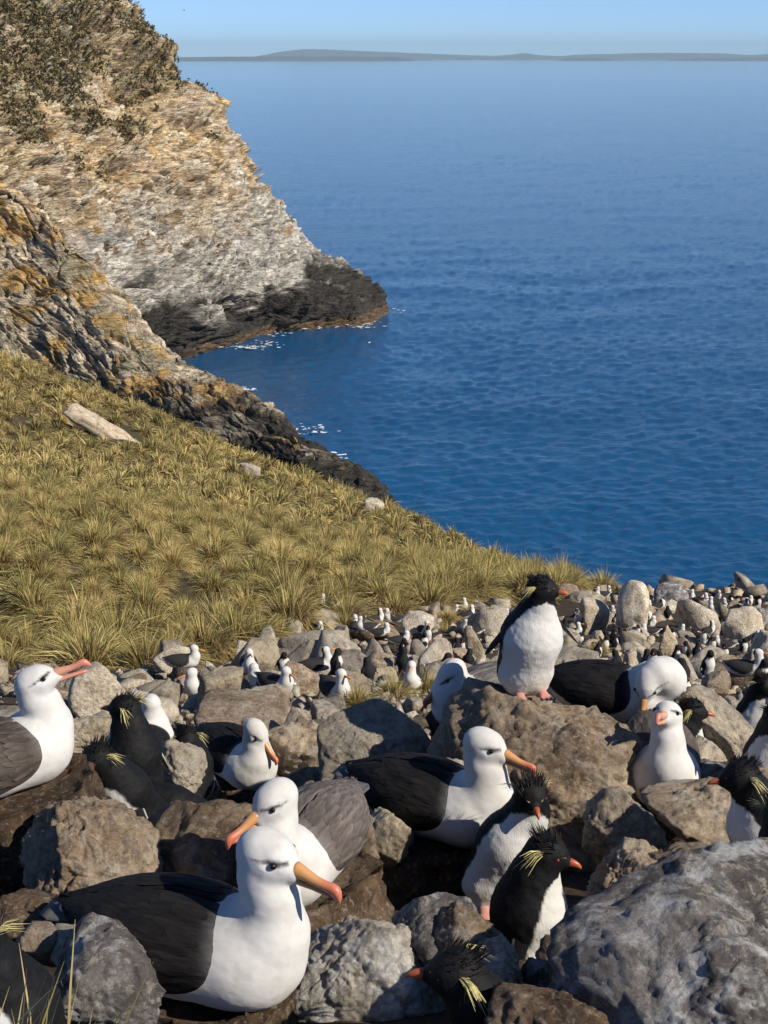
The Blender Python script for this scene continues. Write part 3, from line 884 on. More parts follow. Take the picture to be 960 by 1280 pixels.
    # bill: hooked upper and slim lower mandible
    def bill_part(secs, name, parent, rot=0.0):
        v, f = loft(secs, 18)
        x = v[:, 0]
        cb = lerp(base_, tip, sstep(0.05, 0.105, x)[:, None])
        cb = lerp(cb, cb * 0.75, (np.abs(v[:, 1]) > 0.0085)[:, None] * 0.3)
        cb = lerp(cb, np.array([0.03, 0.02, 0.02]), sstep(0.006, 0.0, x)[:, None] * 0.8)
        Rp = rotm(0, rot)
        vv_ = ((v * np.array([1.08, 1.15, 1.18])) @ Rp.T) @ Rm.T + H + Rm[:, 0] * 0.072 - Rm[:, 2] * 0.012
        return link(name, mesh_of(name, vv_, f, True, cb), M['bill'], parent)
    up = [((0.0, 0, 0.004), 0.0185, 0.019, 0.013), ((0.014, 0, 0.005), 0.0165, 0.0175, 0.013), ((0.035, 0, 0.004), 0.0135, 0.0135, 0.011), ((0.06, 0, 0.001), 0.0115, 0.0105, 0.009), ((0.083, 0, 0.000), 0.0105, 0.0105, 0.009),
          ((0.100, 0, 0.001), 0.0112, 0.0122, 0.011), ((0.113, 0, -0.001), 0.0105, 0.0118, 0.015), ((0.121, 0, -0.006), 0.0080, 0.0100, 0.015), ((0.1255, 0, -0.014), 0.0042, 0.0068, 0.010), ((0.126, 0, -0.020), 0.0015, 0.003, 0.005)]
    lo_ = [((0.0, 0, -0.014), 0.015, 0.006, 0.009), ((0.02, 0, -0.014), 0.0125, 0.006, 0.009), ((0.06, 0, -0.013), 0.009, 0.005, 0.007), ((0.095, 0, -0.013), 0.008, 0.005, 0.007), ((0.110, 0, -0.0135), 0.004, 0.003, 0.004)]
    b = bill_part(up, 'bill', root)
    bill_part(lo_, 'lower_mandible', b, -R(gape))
    for s in (-1, 1):
        ev, ef = ball(0.0088)
        ev = ev @ Rm.T + H + Rm @ np.array([0.043, 0.0455 * s, 0.0125])
        link('eye', mesh_of('eye', ev, ef), M['eye'], root)
    if stand > 0:
        for s in (-1, 1):
            hip = np.array([0.0, 0.055 * s, zc - 0.08]); ank = np.array([0.03, 0.06 * s, 0.03]); toe = np.array([0.11, 0.065 * s, 0.012])
            def f_leg(P): return smin(smin(sd_cone(P, hip, ank, 0.016, 0.010), sd_cone(P, ank, toe, 0.013, 0.011, np.array([1, 1, 1.0])), 0.012), sd_ell(P, (0.08, 0.065 * s, 0.010), (0.055, 0.042, 0.008)), 0.01)
            lv, lf = polygonise(f_leg, (-0.05, 0.06 * s - 0.07, -0.02), (0.16, 0.06 * s + 0.07, zc), 0.007)
            link('leg', mesh_of('leg', lv, lf, True, np.tile(np.array([0.42, 0.36, 0.36]), (len(lv), 1))), M['skin'], root)
    return root

# ------------------------------------------------------------------ rockhopper penguin
PBLACK = np.array([0.007, 0.007, 0.008]); PWHITE = np.array([0.62, 0.605, 0.57]); YELL = np.array([0.70, 0.63, 0.27])
def penguin(label, loc, yaw, lean=0.0, side=0.0, height=0.46, hyaw=0, hpitch=0, hfwd=0.02, fat=1.0, flip=(0.3, 0.3), crest=1.0, back=PBLACK, group=None, feet=True, seed=1, h=0.008, headup=0.0):
    """lean: how far the neck stands forward of the feet, side: to its left; crouching birds have a small height"""
    root = empty('penguin', loc, yaw); tag(root, label, 'penguin', group)
    k = height / 0.46
    A = np.array([-0.01, 0, 0.095]); Bm = np.array([lean * 0.5, side * 0.5, 0.095 + 0.125 * k]); N_ = np.array([lean, side, 0.095 + 0.235 * k])
    H = N_ + np.array([hfwd, 0, 0.075 + headup])
    Rm = rotm(R(hyaw), R(hpitch)); ax_ = (N_ - A); ax_ /= np.linalg.norm(ax_)
    def f_body(P):
        d = sd_cone(P, A, Bm, 0.095 * fat, 0.097 * fat)
        d = smin(d, sd_cone(P, Bm, N_, 0.095 * fat, 0.060), 0.05)
        d = smin(d, sd_cone(P, N_, H, 0.060, 0.048), 0.04)
        d = smin(d, sd_ell(P, H, (0.056, 0.046, 0.047), Rm), 0.025)
        d = smin(d, sd_cone(P, H + Rm[:, 0] * 0.025 - Rm[:, 2] * 0.006, H + Rm[:, 0] * 0.060 - Rm[:, 2] * 0.012, 0.030, 0.014), 0.025)
        d = smin(d, sd_cone(P, A + np.array([-0.05, 0, -0.03]), A + np.array([-0.16, 0, -0.075]), 0.05, 0.012), 0.04)
        for s in (-1, 1):
            d = smin(d, sd_cone(P, A + np.array([0.02, 0.045 * s, -0.03]), A + np.array([0.035, 0.045 * s, -0.065]), 0.05, 0.03), 0.04)
        return d
    pts = np.array([A - [0.17, 0.11, 0.09], A + [0.11, 0.11, 0], Bm - 0.11, Bm + 0.11, H - 0.08, H + 0.08, N_ - 0.08, N_ + 0.08])
    V, F = polygonise(f_body, pts.min(0) - 0.02, pts.max(0) + 0.02, h)
    nv = sdf_normal(f_body, V)
    V = V + nv * (fbm(V * 40 + seed, 3) * 0.0018 + fbm(V * 13 + seed * 3, 2) * 0.0016)[:, None]
    # white front: everything facing forward below the throat
    tt = (V - A) @ ax_
    cen = A + np.clip(tt, -0.1, 1)[:, None] * ax_
    rad = V - cen
    ang = np.arctan2(np.abs(rad[:, 1]), rad[:, 0] + 1e-6)
    LN = np.linalg.norm(N_ - A)
    lim = np.interp(tt / LN, [-0.6, -0.2, 0.3, 0.75, 0.98, 1.08, 1.16], [1.7, 1.55, 1.42, 1.30, 1.12, 0.75, 0.0])
    wob = fbm(V * 26 + seed, 3) * 0.10
    wm = sstep(-0.035, 0.035, lim + wob - ang)
    wm = wm * (tt < LN * 1.17)
    tuck = sstep(-0.12, -0.16, V[:, 0] - A[0])
    wm = wm * (1 - tuck)
    stain = np.clip(fbm(V * 6 + seed, 3) - 0.1, 0, 1)[:, None] * sstep(0.22, 0.04, V[:, 2])[:, None]
    white = lerp(PWHITE, np.array([0.55, 0.46, 0.34]), np.clip(stain * 0.8, 0, 0.6))
    col = lerp(np.tile(back, (len(V), 1)) * (1 + 0.6 * np.clip(fbm(V * 60, 2), -0.5, 1))[:, None], white, wm[:, None])
    link('body', mesh_of('body', V, F, True, col), M['pplumage'], root)
    # flippers
    for i, s in enumerate((-1, 1)):
        sh = N_ * 0.82 + A * 0.18 + np.array([-0.005, 0.070 * s * fat, -0.012]); out = flip[i]
        tipp = sh + np.array([-0.035 - 0.3 * lean, (0.035 + 0.10 * out) * s, -0.175 + 0.05 * out])
        dr = tipp - sh; Lf = np.linalg.norm(dr); dr /= Lf
        nrm_ = np.cross(dr, [1, 0, 0]); nrm_ /= np.linalg.norm(nrm_); wd = np.cross(nrm_, dr)
        V2, F2 = loft([((0.0, 0, 0), 0.016, 0.012, 0.012), ((0.04, 0, 0), 0.024, 0.010, 0.010), ((0.09, 0, 0), 0.026, 0.007, 0.007), ((0.14, 0.002, 0), 0.021, 0.005, 0.005), ((0.172, 0.005, 0), 0.011, 0.003, 0.003), ((0.182, 0.008, 0), 0.003, 0.002, 0.002)], 14)
        V2 = V2 * np.array([Lf / 0.182, 1, 1])
        edge = np.abs(V2[:, 1]) > 0.85 * np.interp(V2[:, 0], [0, 0.09, 0.18], [0.02, 0.026, 0.008])
        inner = (V2[:, 2] * np.sign(nrm_[1]) * s < -0.002)
        fc = np.where(edge[:, None] & (V2[:, 1] < 0)[:, None], PWHITE * 0.8, np.where(inner[:, None], np.array([0.22, 0.18, 0.15]), back))
        Vf = sh + V2[:, :1] * dr + V2[:, 1:2] * wd + V2[:, 2:3] * nrm_
        link('flipper', mesh_of('flipper', Vf, F2, True, fc), M['pplumage'], root)
    # bill
    bv, bf = loft([((0.0, 0, 0), 0.0125, 0.0125, 0.012), ((0.012, 0, 0.001), 0.0112, 0.0125, 0.011), ((0.026, 0, 0), 0.0085, 0.0105, 0.009), ((0.038, 0, -0.003), 0.0052, 0.0075, 0.006), ((0.045, 0, -0.007), 0.002, 0.004, 0.004)], 14)
    bc = lerp(np.array([0.34, 0.075, 0.03]), np.array([0.46, 0.12, 0.045]), sstep(0.01, 0.04, bv[:, 0])[:, None])
    bv = bv @ Rm.T + H + Rm[:, 0] * 0.060 - Rm[:, 2] * 0.012
    link('bill', mesh_of('bill', bv, bf, True, bc), M['bill'], root)
    for s in (-1, 1):
        ev, ef = ball(0.0065)
        ev = ev @ Rm.T + H + Rm @ np.array([0.036, 0.0345 * s, 0.006])
        link('eye', mesh_of('eye', ev, ef, True, np.tile(np.array([0.25, 0.02, 0.01]), (len(ev), 1))), M['bill'], root)
    # crest of black spikes on the crown
    rg = np.random.default_rng(seed * 13 + 5)
    nS = int(150 * crest)
    th = rg.uniform(-1, 1, nS); ff_ = rg.uniform(-0.9, 0.75, nS)
    loc_ = np.c_[0.050 * ff_, 0.040 * th, 0.040 * np.sqrt(np.clip(1 - 0.7 * th ** 2 - 0.5 * ff_ ** 2, 0.05, 1))]
    dirl = np.c_[-0.55 + 0.25 * ff_ + rg.normal(size=nS) * 0.15, th * 0.55 + rg.normal(size=nS) * 0.15, 0.85 + rg.normal(size=nS) * 0.1]
    B_ = loc_ @ Rm.T + H; D_ = dirl @ Rm.T
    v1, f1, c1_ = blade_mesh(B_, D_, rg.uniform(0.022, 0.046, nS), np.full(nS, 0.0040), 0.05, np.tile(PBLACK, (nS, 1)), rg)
    link('crest', mesh_of('crest', v1, f1, False, c1_), M['pplumage'], root)
    # yellow brow line and drooping side plumes
    for s in (-1, 1):
        n2 = 18
        bl = np.c_[rg.uniform(-0.012, 0.0, n2), np.full(n2, 0.041 * s), rg.uniform(0.017, 0.025, n2)]
        dl = np.c_[rg.uniform(-1.0, -0.35, n2), s * rg.uniform(0.3, 0.9, n2), rg.uniform(-0.25, 0.35, n2)]
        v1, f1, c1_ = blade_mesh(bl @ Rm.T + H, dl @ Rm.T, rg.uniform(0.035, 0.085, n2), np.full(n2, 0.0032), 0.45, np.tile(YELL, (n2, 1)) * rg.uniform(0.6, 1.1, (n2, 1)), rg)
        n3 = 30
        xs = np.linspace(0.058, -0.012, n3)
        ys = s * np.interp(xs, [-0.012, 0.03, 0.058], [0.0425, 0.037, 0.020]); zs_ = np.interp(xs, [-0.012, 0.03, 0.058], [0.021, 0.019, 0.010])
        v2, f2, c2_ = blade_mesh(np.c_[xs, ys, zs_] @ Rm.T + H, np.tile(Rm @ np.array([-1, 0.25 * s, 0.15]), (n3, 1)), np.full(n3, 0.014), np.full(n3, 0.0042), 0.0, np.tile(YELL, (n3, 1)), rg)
        v_, f_, c_ = join([(v1, f1, c1_), (v2, f2, c2_)])
        link('brow_plume', mesh_of('brow_plume', v_, f_, False, c_), M['pplumage'], root)
    if feet:
        for s in (-1, 1):
            fo = np.array([0.055, 0.045 * s, 0.014])
            def f_foot(P):
                d = sd_cone(P, fo + [-0.05, 0, 0.015], fo, 0.022, 0.018)
                for a in (-0.38, 0.0, 0.38):
                    e = fo + np.array([0.055 * math.cos(a), 0.055 * math.sin(a) + 0.006 * s, -0.008])
                    d = smin(d, sd_cone(P, fo, e, 0.013, 0.0065), 0.012)
                return smax(d, -0.002 - P[:, 2], 0.004)
            lv, lf = polygonise(f_foot, fo + [-0.09, -0.06, -0.03], fo + [0.085, 0.06, 0.06], 0.0065)
            tcl = lerp(np.array([0.52, 0.25, 0.20]), np.array([0.05, 0.03, 0.03]), sstep(0.048, 0.056, np.linalg.norm(lv[:, :2] - fo[:2], axis=1))[:, None])
            link('foot', mesh_of('foot', lv, lf, True, tcl), M['skin'], root)
    return root

# =================================================================== PLACEMENT
import bmesh
_ico = {}
def ico(sub):
    if sub not in _ico:
        bm = bmesh.new(); bmesh.ops.create_icosphere(bm, subdivisions=sub, radius=1.0)
        V = np.array([v.co[:] for v in bm.verts]); F = np.array([[v.index for v in f.verts] for f in bm.faces]); bm.free()
        _ico[sub] = (V / np.linalg.norm(V, axis=1)[:, None], F)
    return _ico[sub]

def rock_shape(seed, half, sub=4, npl=12, p=16, rough=0.05, planes=None, crack=0.0, frac=0.75):
    rg = np.random.default_rng(seed)
    D, F = ico(sub)
    if planes is None:
        nn_ = rg.normal(size=(npl, 3)); nn_ /= np.linalg.norm(nn_, axis=1)[:, None]
        dd = rg.uniform(0.55, 1.0, npl)
    else:
        nn_ = np.array([q[:3] for q in planes], float); dd = np.array([q[3] for q in planes], float)
        nn_ /= np.linalg.norm(nn_, axis=1)[:, None]
        ex = rg.normal(size=(5, 3)); ex /= np.linalg.norm(ex, axis=1)[:, None]
        nn_ = np.r_[nn_, ex]; dd = np.r_[dd, rg.uniform(0.9, 1.1, 5)]
    nn_ = np.r_[nn_, np.eye(3), -np.eye(3)]; dd = np.r_[dd, np.full(6, 1.0)]
    c = np.maximum(D @ nn_.T, 0.02)
    r = ((c / dd) ** p).sum(1) ** (-1.0 / p)
    if sub >= 3:
        nf = {3: 12, 4: 16, 5: 70, 6: 110}[sub]
        fd = rg.normal(size=(nf, 3)); fd /= np.linalg.norm(fd, axis=1)[:, None]
        cf_ = np.maximum(fd @ nn_.T, 0.02) / dd
        rf = (cf_ ** p).sum(1) ** (-1.0 / p)
        wn_ = cf_ ** p; wn_ /= wn_.sum(1)[:, None]
        fn = wn_ @ (nn_ / dd[:, None]); fn /= np.linalg.norm(fn, axis=1)[:, None]
        fn = fn + rg.normal(size=fn.shape) * 0.30; fn /= np.linalg.norm(fn, axis=1)[:, None]
        fdist = (fn * fd * rf[:, None]).sum(1) * rg.uniform(0.925, 1.02, nf)
        good = fdist > 0.35
        cc_ = (np.maximum(D @ fn[good].T, 0.02) / fdist[good]).max(1)
        r = np.minimum(r, 1.0 / cc_) * 0.8 + r * 0.2
    half = np.asarray(half, float); V = D * r[:, None] * half
    V = V * (half / np.abs(V).max(0))
    m = half.mean()
    if sub >= 3:
        Q = V / m
        disp = fbm(Q * 1.5 + seed, 4, 0.5) * rough * 1.0 + fbm(Q * 7 + seed, 3 if sub < 5 else 5, 0.62) * rough * 0.42
        if crack > 0:
            v_, g_ = cells(Q * np.array([1.6, 1.6, 2.6]) + seed)
            disp = disp - crack * np.clip(0.10 - g_, 0, 1) * 6 + (v_ - 0.5) * crack * 0.8
        if sub >= 5:
            Qw = Q + 0.12 * np.c_[fbm(Q * 3 + 1, 2), fbm(Q * 3 + 7, 2), fbm(Q * 3 + 13, 2)]
            v5, g5 = cells(Qw * np.array([3.2, 3.2, 5.5]) + seed * 3)
            v6, g6 = cells(Qw * np.array([8, 8, 13.0]) + seed * 5)
            disp = disp + frac * ((v5 - 0.5) * 0.085 - np.clip(0.09 - g5, 0, 1) * 0.45) + (0.4 + 0.6 * frac) * ((v6 - 0.5) * 0.038 - np.clip(0.08 - g6, 0, 1) * 0.2)
            disp = disp + np.abs(fbm(Q * 16 + seed, 3, 0.6)) * 0.016
        V = V + D * (disp * m)[:, None]
    else:
        V = V * (1 + rg.normal(size=(len(V), 1)) * 0.05)
    return V, F

def rock(label, px, py, t, half, mat, seed, rot=(0, 0, 0), sub=5, p=16, rough=0.055, npl=13, planes=None, crack=0.05, name='boulder', cat='rock', group=None, frac=0.75):
    V, F = rock_shape(seed, np.array(half) * 1.27, sub, npl, p, rough, planes, crack, frac)
    o = link(name, mesh_of(name, V, F, sub < 5), M[mat])
    o.location = W(px, py, t); o.rotation_euler = [R(a) for a in rot]
    return tag(o, label, cat, group)

def nest(label, loc, rad, hgt, seed, group='mud nest mounds'):
    rg = np.random.default_rng(seed)
    nu, nv = 72, 30; V = []
    for i in range(nv):
        f = i / (nv - 1)
        if f < 0.62:
            g_ = f / 0.62; r = rad * (1.12 - 0.22 * g_ + 0.10 * math.sin(g_ * 3.0)); z = -hgt + (hgt + 0.035) * g_
        else:
            g_ = (f - 0.62) / 0.38; r = rad * 0.95 * (1 - g_) + 0.001; z = 0.035 - 0.05 * math.sin(min(g_ * 2.2, 1) * math.pi / 2)
        for j in range(nu):
            a = 2 * math.pi * j / nu; V.append((r * math.cos(a), r * math.sin(a), z))
    V = np.array(V); D = V.copy(); D[:, 2] *= 0.2; D /= np.linalg.norm(D, axis=1)[:, None] + 1e-6
    V = V + D * (fbm(V * 7 + seed, 4, 0.6) * 0.045 + fbm(V * 30 + seed, 3, 0.6) * 0.010)[:, None]
    F = []
    for i in range(nv - 1):
        for j in range(nu): F.append((i * nu + j, i * nu + (j + 1) % nu, (i + 1) * nu + (j + 1) % nu, (i + 1) * nu + j))
    o = link('nest_mound', mesh_of('nest_mound', V, F, True), M['mud']); o.location = loc
    return tag(o, label, 'nest', group)

# ------------------------------------------------------------------ foreground boulders
BOX = [(0, 0, 1, 0.9), (1, 0, 0.1, 0.9), (-1, -0.1, 0.05, 0.9), (-0.5, -1, 0.1, 0.85), (0.5, -1, 0.25, 0.95), (0, 1, 0, 0.9)]
SLAB = [(0, 0, 1, 0.8), (0, 0, -1, 0.8), (1, 0.2, 0, 0.95), (-1, 0.2, 0, 0.95), (0.1, 1, 0, 0.9), (0, -1, 0.15, 0.9)]
PYR = [(-0.75, -0.55, 0.55, 0.62), (0.75, -0.5, 0.5, 0.66), (0.1, 0.9, 0.5, 0.7), (0.1, -0.95, 0.35, 0.75), (-0.2, 0.1, 1, 0.95)]
rock('massive rough brown boulder with the tall penguin standing on top', 690, 1008, 5.5, (0.40, 0.28, 0.385), 'brown', 21, (8, 0, 6), 6, 14, 0.07,
     planes=[(-0.55, -0.5, 0.75, 0.78), (0.5, -0.4, 0.8, 0.80), (0.05, -0.9, 0.4, 0.8), (0.0, 0.2, 1, 0.93), (0.9, -0.3, 0.3, 0.9), (-0.95, -0.3, 0.1, 0.9)], crack=0.03, frac=0.7)
rock('box shaped grey boulder with a flat sunlit top and shaded front', 474, 950, 5.9, (0.225, 0.22, 0.19), 'pale', 5, (0, 5, 26), 6, 26, 0.02, planes=BOX, crack=0.01, frac=0.2)
rock('pale splashed pyramid boulder right of the front albatross breast', 466, 1240, 3.35, (0.215, 0.17, 0.25), 'white', 8, (0, 6, 8), 6, 16, 0.04, planes=PYR, frac=0.4)
rock('huge dark grey boulder streaked white in the bottom right corner', 955, 1275, 2.85, (0.36, 0.30, 0.26), 'dark', 12, (0, -4, 16), 6, 16, 0.035,
     planes=[(-0.6, -0.5, 0.55, 0.66), (-0.15, -0.2, 1, 0.82), (0.3, -0.9, 0.4, 0.8), (0.8, -0.1, 0.6, 0.9)], crack=0.02, frac=0.35)
rock('rounded brown boulder below the albatross at the left edge', 110, 1085, 3.85, (0.215, 0.20, 0.20), 'brown', 34, (0, 0, 30), 6, 10, 0.06)
rock('long low dark rock behind the front albatross back', 250, 1078, 4.1, (0.225, 0.17, 0.135), 'brown', 41, (0, -3, -6), 5, 14, 0.05, planes=BOX)
rock('upright knobbly brown rock behind the front albatross bill', 410, 1040, 4.3, (0.105, 0.10, 0.165), 'brown', 52, (4, 6, 40), 5, 11, 0.075)
rock('broad brown rock beside the white belly of the seaward facing penguin', 790, 1140, 4.25, (0.17, 0.15, 0.19), 'brown', 61, (0, -4, 12), 6, 13, 0.06)
rock('upright grey slab leaning on the massive brown boulder', 772, 1040, 4.6, (0.11, 0.09, 0.145), 'grey', 72, (-8, -6, 20), 5, 14, 0.05)
rock('long tilted pale slab beside the two right hand penguins', 905, 918, 6.0, (0.21, 0.13, 0.075), 'pale', 83, (6, 43, -12), 5, 20, 0.04, planes=SLAB)
rock('small dark rock behind the pale splashed pyramid boulder', 545, 1172, 3.35, (0.115, 0.11, 0.075), 'dark', 95, (0, 8, 0), 5)
rock('brown knob of rock left of the white bellied penguin', 575, 1168, 3.3, (0.07, 0.08, 0.06), 'brown', 96, (0, 0, 30), 5)
rock('pitted brown rock just in front of the seaward facing penguin', 622, 1222, 3.15, (0.085, 0.10, 0.07), 'brown', 103, (0, 6, 10), 5)
rock('narrow dark wedge rock propped beside the seaward facing penguin', 668, 1248, 3.1, (0.03, 0.09, 0.08), 'dark', 104, (0, 34, 12), 5, 18)
rock('flat brown ledge over the dark hollow on the right', 885, 1012, 4.9, (0.18, 0.18, 0.05), 'brown', 115, (0, -5, 10), 5, 20, planes=SLAB)
rock('low brown ledge below the dark hollow on the right', 872, 1088, 4.25, (0.15, 0.13, 0.055), 'brown', 116, (0, 4, -8), 5, 18, planes=SLAB)
rock('small flat brown rock between low ledge and huge dark boulder', 848, 1112, 3.9, (0.10, 0.10, 0.04), 'brown', 117, (0, 0, 20), 5, 16)
rock('pale sunlit rock right of the billing albatross pair', 880, 958, 5.7, (0.088, 0.09, 0.095), 'pale', 126, (0, 12, 30), 5, 14)
rock('dark backing rock behind the hollow on the right', 890, 990, 5.6, (0.24, 0.12, 0.14), 'dark', 127, (0, 0, 6), 5, 16)
rock('pale split rock right of the penguin seen from behind', 222, 966, 5.6, (0.10, 0.09, 0.10), 'pale', 137, (0, 22, 15), 5, 18)
rock('pale stone left of the penguin seen from behind', 108, 918, 6.6, (0.12, 0.10, 0.085), 'lichen', 138, (0, 10, 10), 5, 16)
rock('smooth tan rock beside the hollow with the hidden penguin', 482, 1050, 4.75, (0.095, 0.10, 0.115), 'lichen', 149, (0, 10, 0), 5, 8, 0.03)
rock('pale rough rock under the albatross with lowered bill', 560, 985, 5.15, (0.09, 0.10, 0.10), 'grey', 152, (0, 0, 40), 5, 12, 0.07)
rock('dark brown boulder right of the albatross looking down', 388, 935, 7.1, (0.20, 0.16, 0.19), 'brown', 161, (0, 0, 0), 5, 12, 0.06)
rock('low brown stone under the box shaped boulder', 395, 980, 6.3, (0.11, 0.10, 0.07), 'brown', 162, (0, 0, 50), 5, 12)
rock('speckled brown rock behind the grass in the lower left corner', 40, 1150, 3.3, (0.12, 0.10, 0.055), 'mud', 171, (0, 0, 0), 5, 12, 0.07)
rock('small pink grey stone behind the lower left penguin', 96, 1184, 3.05, (0.055, 0.06, 0.04), 'grey', 172, (0, -14, 10), 4, 14)
rock('little tan stone beside the lower left penguin crest', 48, 1178, 3.05, (0.045, 0.045, 0.03), 'brown', 173, (0, 6, 40), 4, 14)
rock('dark shaded rock under the front albatross tail', 112, 1240, 2.9, (0.10, 0.12, 0.10), 'dark', 174, (0, 0, 25), 5, 12)
rock('brown stone between upright slab and broad brown rock', 700, 1195, 3.6, (0.06, 0.07, 0.05), 'brown', 175, (0, 0, 0), 4, 12)
rock('grey stone behind the left edge albatross neck', 22, 905, 7.5, (0.16, 0.12, 0.10), 'grey', 176, (0, 0, 10), 4, 14)
rock('brown block below the tilted pale slab', 935, 985, 5.2, (0.13, 0.10, 0.10), 'brown', 177, (0, 0, 30), 4, 14)
rock('shaded grey rock wedged under the box shaped boulder', 440, 985, 5.3, (0.10, 0.10, 0.06), 'dark', 178, (0, 10, 0), 4, 14)
rock('earthy brown rock at the bottom between pyramid and dark boulder', 690, 1290, 2.8, (0.11, 0.10, 0.07), 'mud', 179, (0, 0, 0), 5, 10, 0.08)

# ------------------------------------------------------------------ near albatrosses
def NK(hx, hz, lean=0.0):
    return [((0.182, 0, 0.212), 0.082), ((0.5 * (0.185 + hx) + 0.004, 0, 0.5 * (0.215 + hz) - 0.002), 0.062), ((hx - 0.010, 0, hz - 0.045), 0.053)]
pA1 = W(256, 1236, 3.15)
albatross('large front albatross in profile, bill pointing right, on its nest', pA1, R(-17), NK(0.175, 0.40), (0.175, 0, 0.415), -8, -12, h=0.006, fseed=2, scale=0.90)
nest('earthy nest mound under the large front albatross', pA1 + [-0.02, 0, 0.01], 0.20, 0.30, 301)
pA2 = W(378, 1104, 4.0)
albatross('albatross with greyish wing directly behind the front bird, bill down left', pA2, R(246), NK(0.165, 0.38), (0.165, 0, 0.395), -26, -20, h=0.0075, wing=np.array([0.12, 0.10, 0.09]), fseed=3, scale=0.87)
nest('nest mound under the albatross behind the front bird', pA2 + [0, 0, 0.015], 0.21, 0.25, 302)
pA3 = W(8, 987, 4.1)
albatross('albatross at the left edge with brown wings and raised pinkish bill', pA3, R(42), NK(0.15, 0.37), (0.145, 0, 0.385), -30, 22, h=0.007, wing=BROWNB, gape=9, fseed=4, lift=0.02, tip=np.array([0.62, 0.22, 0.15]), base_=np.array([0.62, 0.30, 0.20]), scale=0.80)
nest('tall dark mud nest under the left edge albatross', pA3 + [0.02, 0, 0.02], 0.22, 0.36, 303)
pA4 = W(182, 956, 7.8)
albatross('white headed albatross facing away behind the dark backed penguin', pA4, R(80), NK(0.16, 0.33), (0.165, 0, 0.35), 20, -10, h=0.009, fseed=5, scale=0.88)
nest('nest mound behind the dark backed penguin', pA4 + [0, 0, 0.01], 0.20, 0.4, 304)
pA5 = W(300, 974, 7.0)
albatross('albatross on dark nest looking down right, black wing to its left', pA5, R(-52), NK(0.17, 0.34), (0.18, 0, 0.365), 16, -40, h=0.008, fseed=6, scale=0.9)
nest('dark nest mound under the albatross looking down', pA5 + [0, 0, 0.02], 0.21, 0.35, 305)
pA6 = W(550, 1042, 4.85)
albatross('upright albatross in the centre, bill right, before the massive boulder', pA6, R(-28), NK(0.165, 0.385), (0.165, 0, 0.40), 2, -12, h=0.007, fseed=7, scale=0.95)
nest('shaded nest mound under the central albatross', pA6 + [0, 0, 0.02], 0.22, 0.40, 306)
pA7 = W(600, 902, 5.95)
albatross('albatross tucked left of the standing penguin, bill lowered to the left', pA7, R(214), NK(0.16, 0.29), (0.175, 0, 0.305), -16, -42, h=0.008, wing=np.array([0.15, 0.135, 0.125]), fseed=8, base_=np.array([0.38, 0.19, 0.09]), tip=np.array([0.42, 0.14, 0.09]), scale=0.87)  # bill in darker brown, the shade on it put into its colours
nest('nest mound under the albatross with lowered bill', pA7 + [0, 0, 0.01], 0.20, 0.4, 307)
pA8 = W(768, 914, 6.1)
albatross('standing albatross bowing its bill onto its mate on the right', pA8, R(-18), [((0.165, 0, 0.285), 0.092), ((0.235, -0.02, 0.315), 0.083), ((0.225, -0.05, 0.355), 0.074), ((0.19, -0.085, 0.365), 0.066)], (0.155, -0.125, 0.335), -96, -58, h=0.0085, stand=0.07, fseed=9, scale=0.9)
pA9 = W(822, 988, 5.6)
albatross('sitting albatross raising its bill to its bowing mate', pA9, R(-92), NK(0.10, 0.40), (0.105, 0, 0.40), -22, 26, h=0.008, wing=np.array([0.10, 0.082, 0.07]), fseed=10, gape=6, base_=np.array([0.60, 0.34, 0.20]), tip=np.array([0.62, 0.24, 0.17]), scale=0.95)
nest('nest mound under the albatross of the billing pair', pA9 + [0, 0, 0.01], 0.19, 0.3, 308)

# ------------------------------------------------------------------ near penguins
penguin('tall penguin standing on top of the massive brown boulder', W(656, 866, 5.5) + np.array([0, 0, 0.01]), R(-75), lean=0.03, side=0.03, height=0.53, hyaw=58, hpitch=4, flip=(0.7, 0.8), seed=1, fat=1.14, h=0.006)
penguin('white bellied penguin facing the camera below the central albatross bill', W(616, 1128, 4.55), R(-78), lean=0.03, side=0.10, height=0.47, hyaw=-4, hpitch=-6, flip=(0.2, 0.15), seed=2, h=0.0065)
penguin('dark backed penguin turned away to the right, white belly on the right', W(654, 1212, 4.0), R(-4), lean=0.02, height=0.42, hyaw=-10, hpitch=-10, hfwd=0.03, flip=(0.1, 0.2), seed=3, h=0.0065)
penguin('hunched penguin facing left below the left edge albatross', W(168, 1040, 4.9), R(216), lean=0.07, height=0.30, fat=0.88, hyaw=8, hpitch=-6, hfwd=0.045, seed=4, flip=(0.2, 0.2), back=PBLACK)
penguin('penguin seen from behind between the white headed albatross and hunched penguin', W(172, 1000, 5.4), R(140), lean=0.02, height=0.40, hyaw=20, hpitch=0, seed=5, back=PBLACK)
penguin('dark penguin lying prone right of the hunched penguin', W(240, 1046, 5.3), R(172), lean=0.15, height=0.10, hyaw=0, hpitch=-10, hfwd=0.06, headup=-0.05, seed=6, feet=False, fat=0.74, back=PBLACK)
penguin('crouched black penguin behind the pale split rock', W(240, 1000, 6.3), R(105), lean=0.10, height=0.22, seed=7, feet=False, headup=-0.03)
penguin('half hidden penguin with red bill deep in the dark hollow', W(452, 1062, 5.35), R(-70), lean=0.05, height=0.30, hpitch=-25, seed=8, feet=False, h=0.008)
penguin('penguin peering out behind the raised bill albatross, red bill to the right', W(842, 985, 6.0), R(0), lean=0.03, height=0.38, hpitch=-4, seed=9, feet=False, h=0.008)
penguin('penguin at the right edge facing left with white breast patch', W(955, 1100, 4.4), R(184), lean=0.05, height=0.38, hyaw=0, hpitch=0, hfwd=0.05, seed=10)
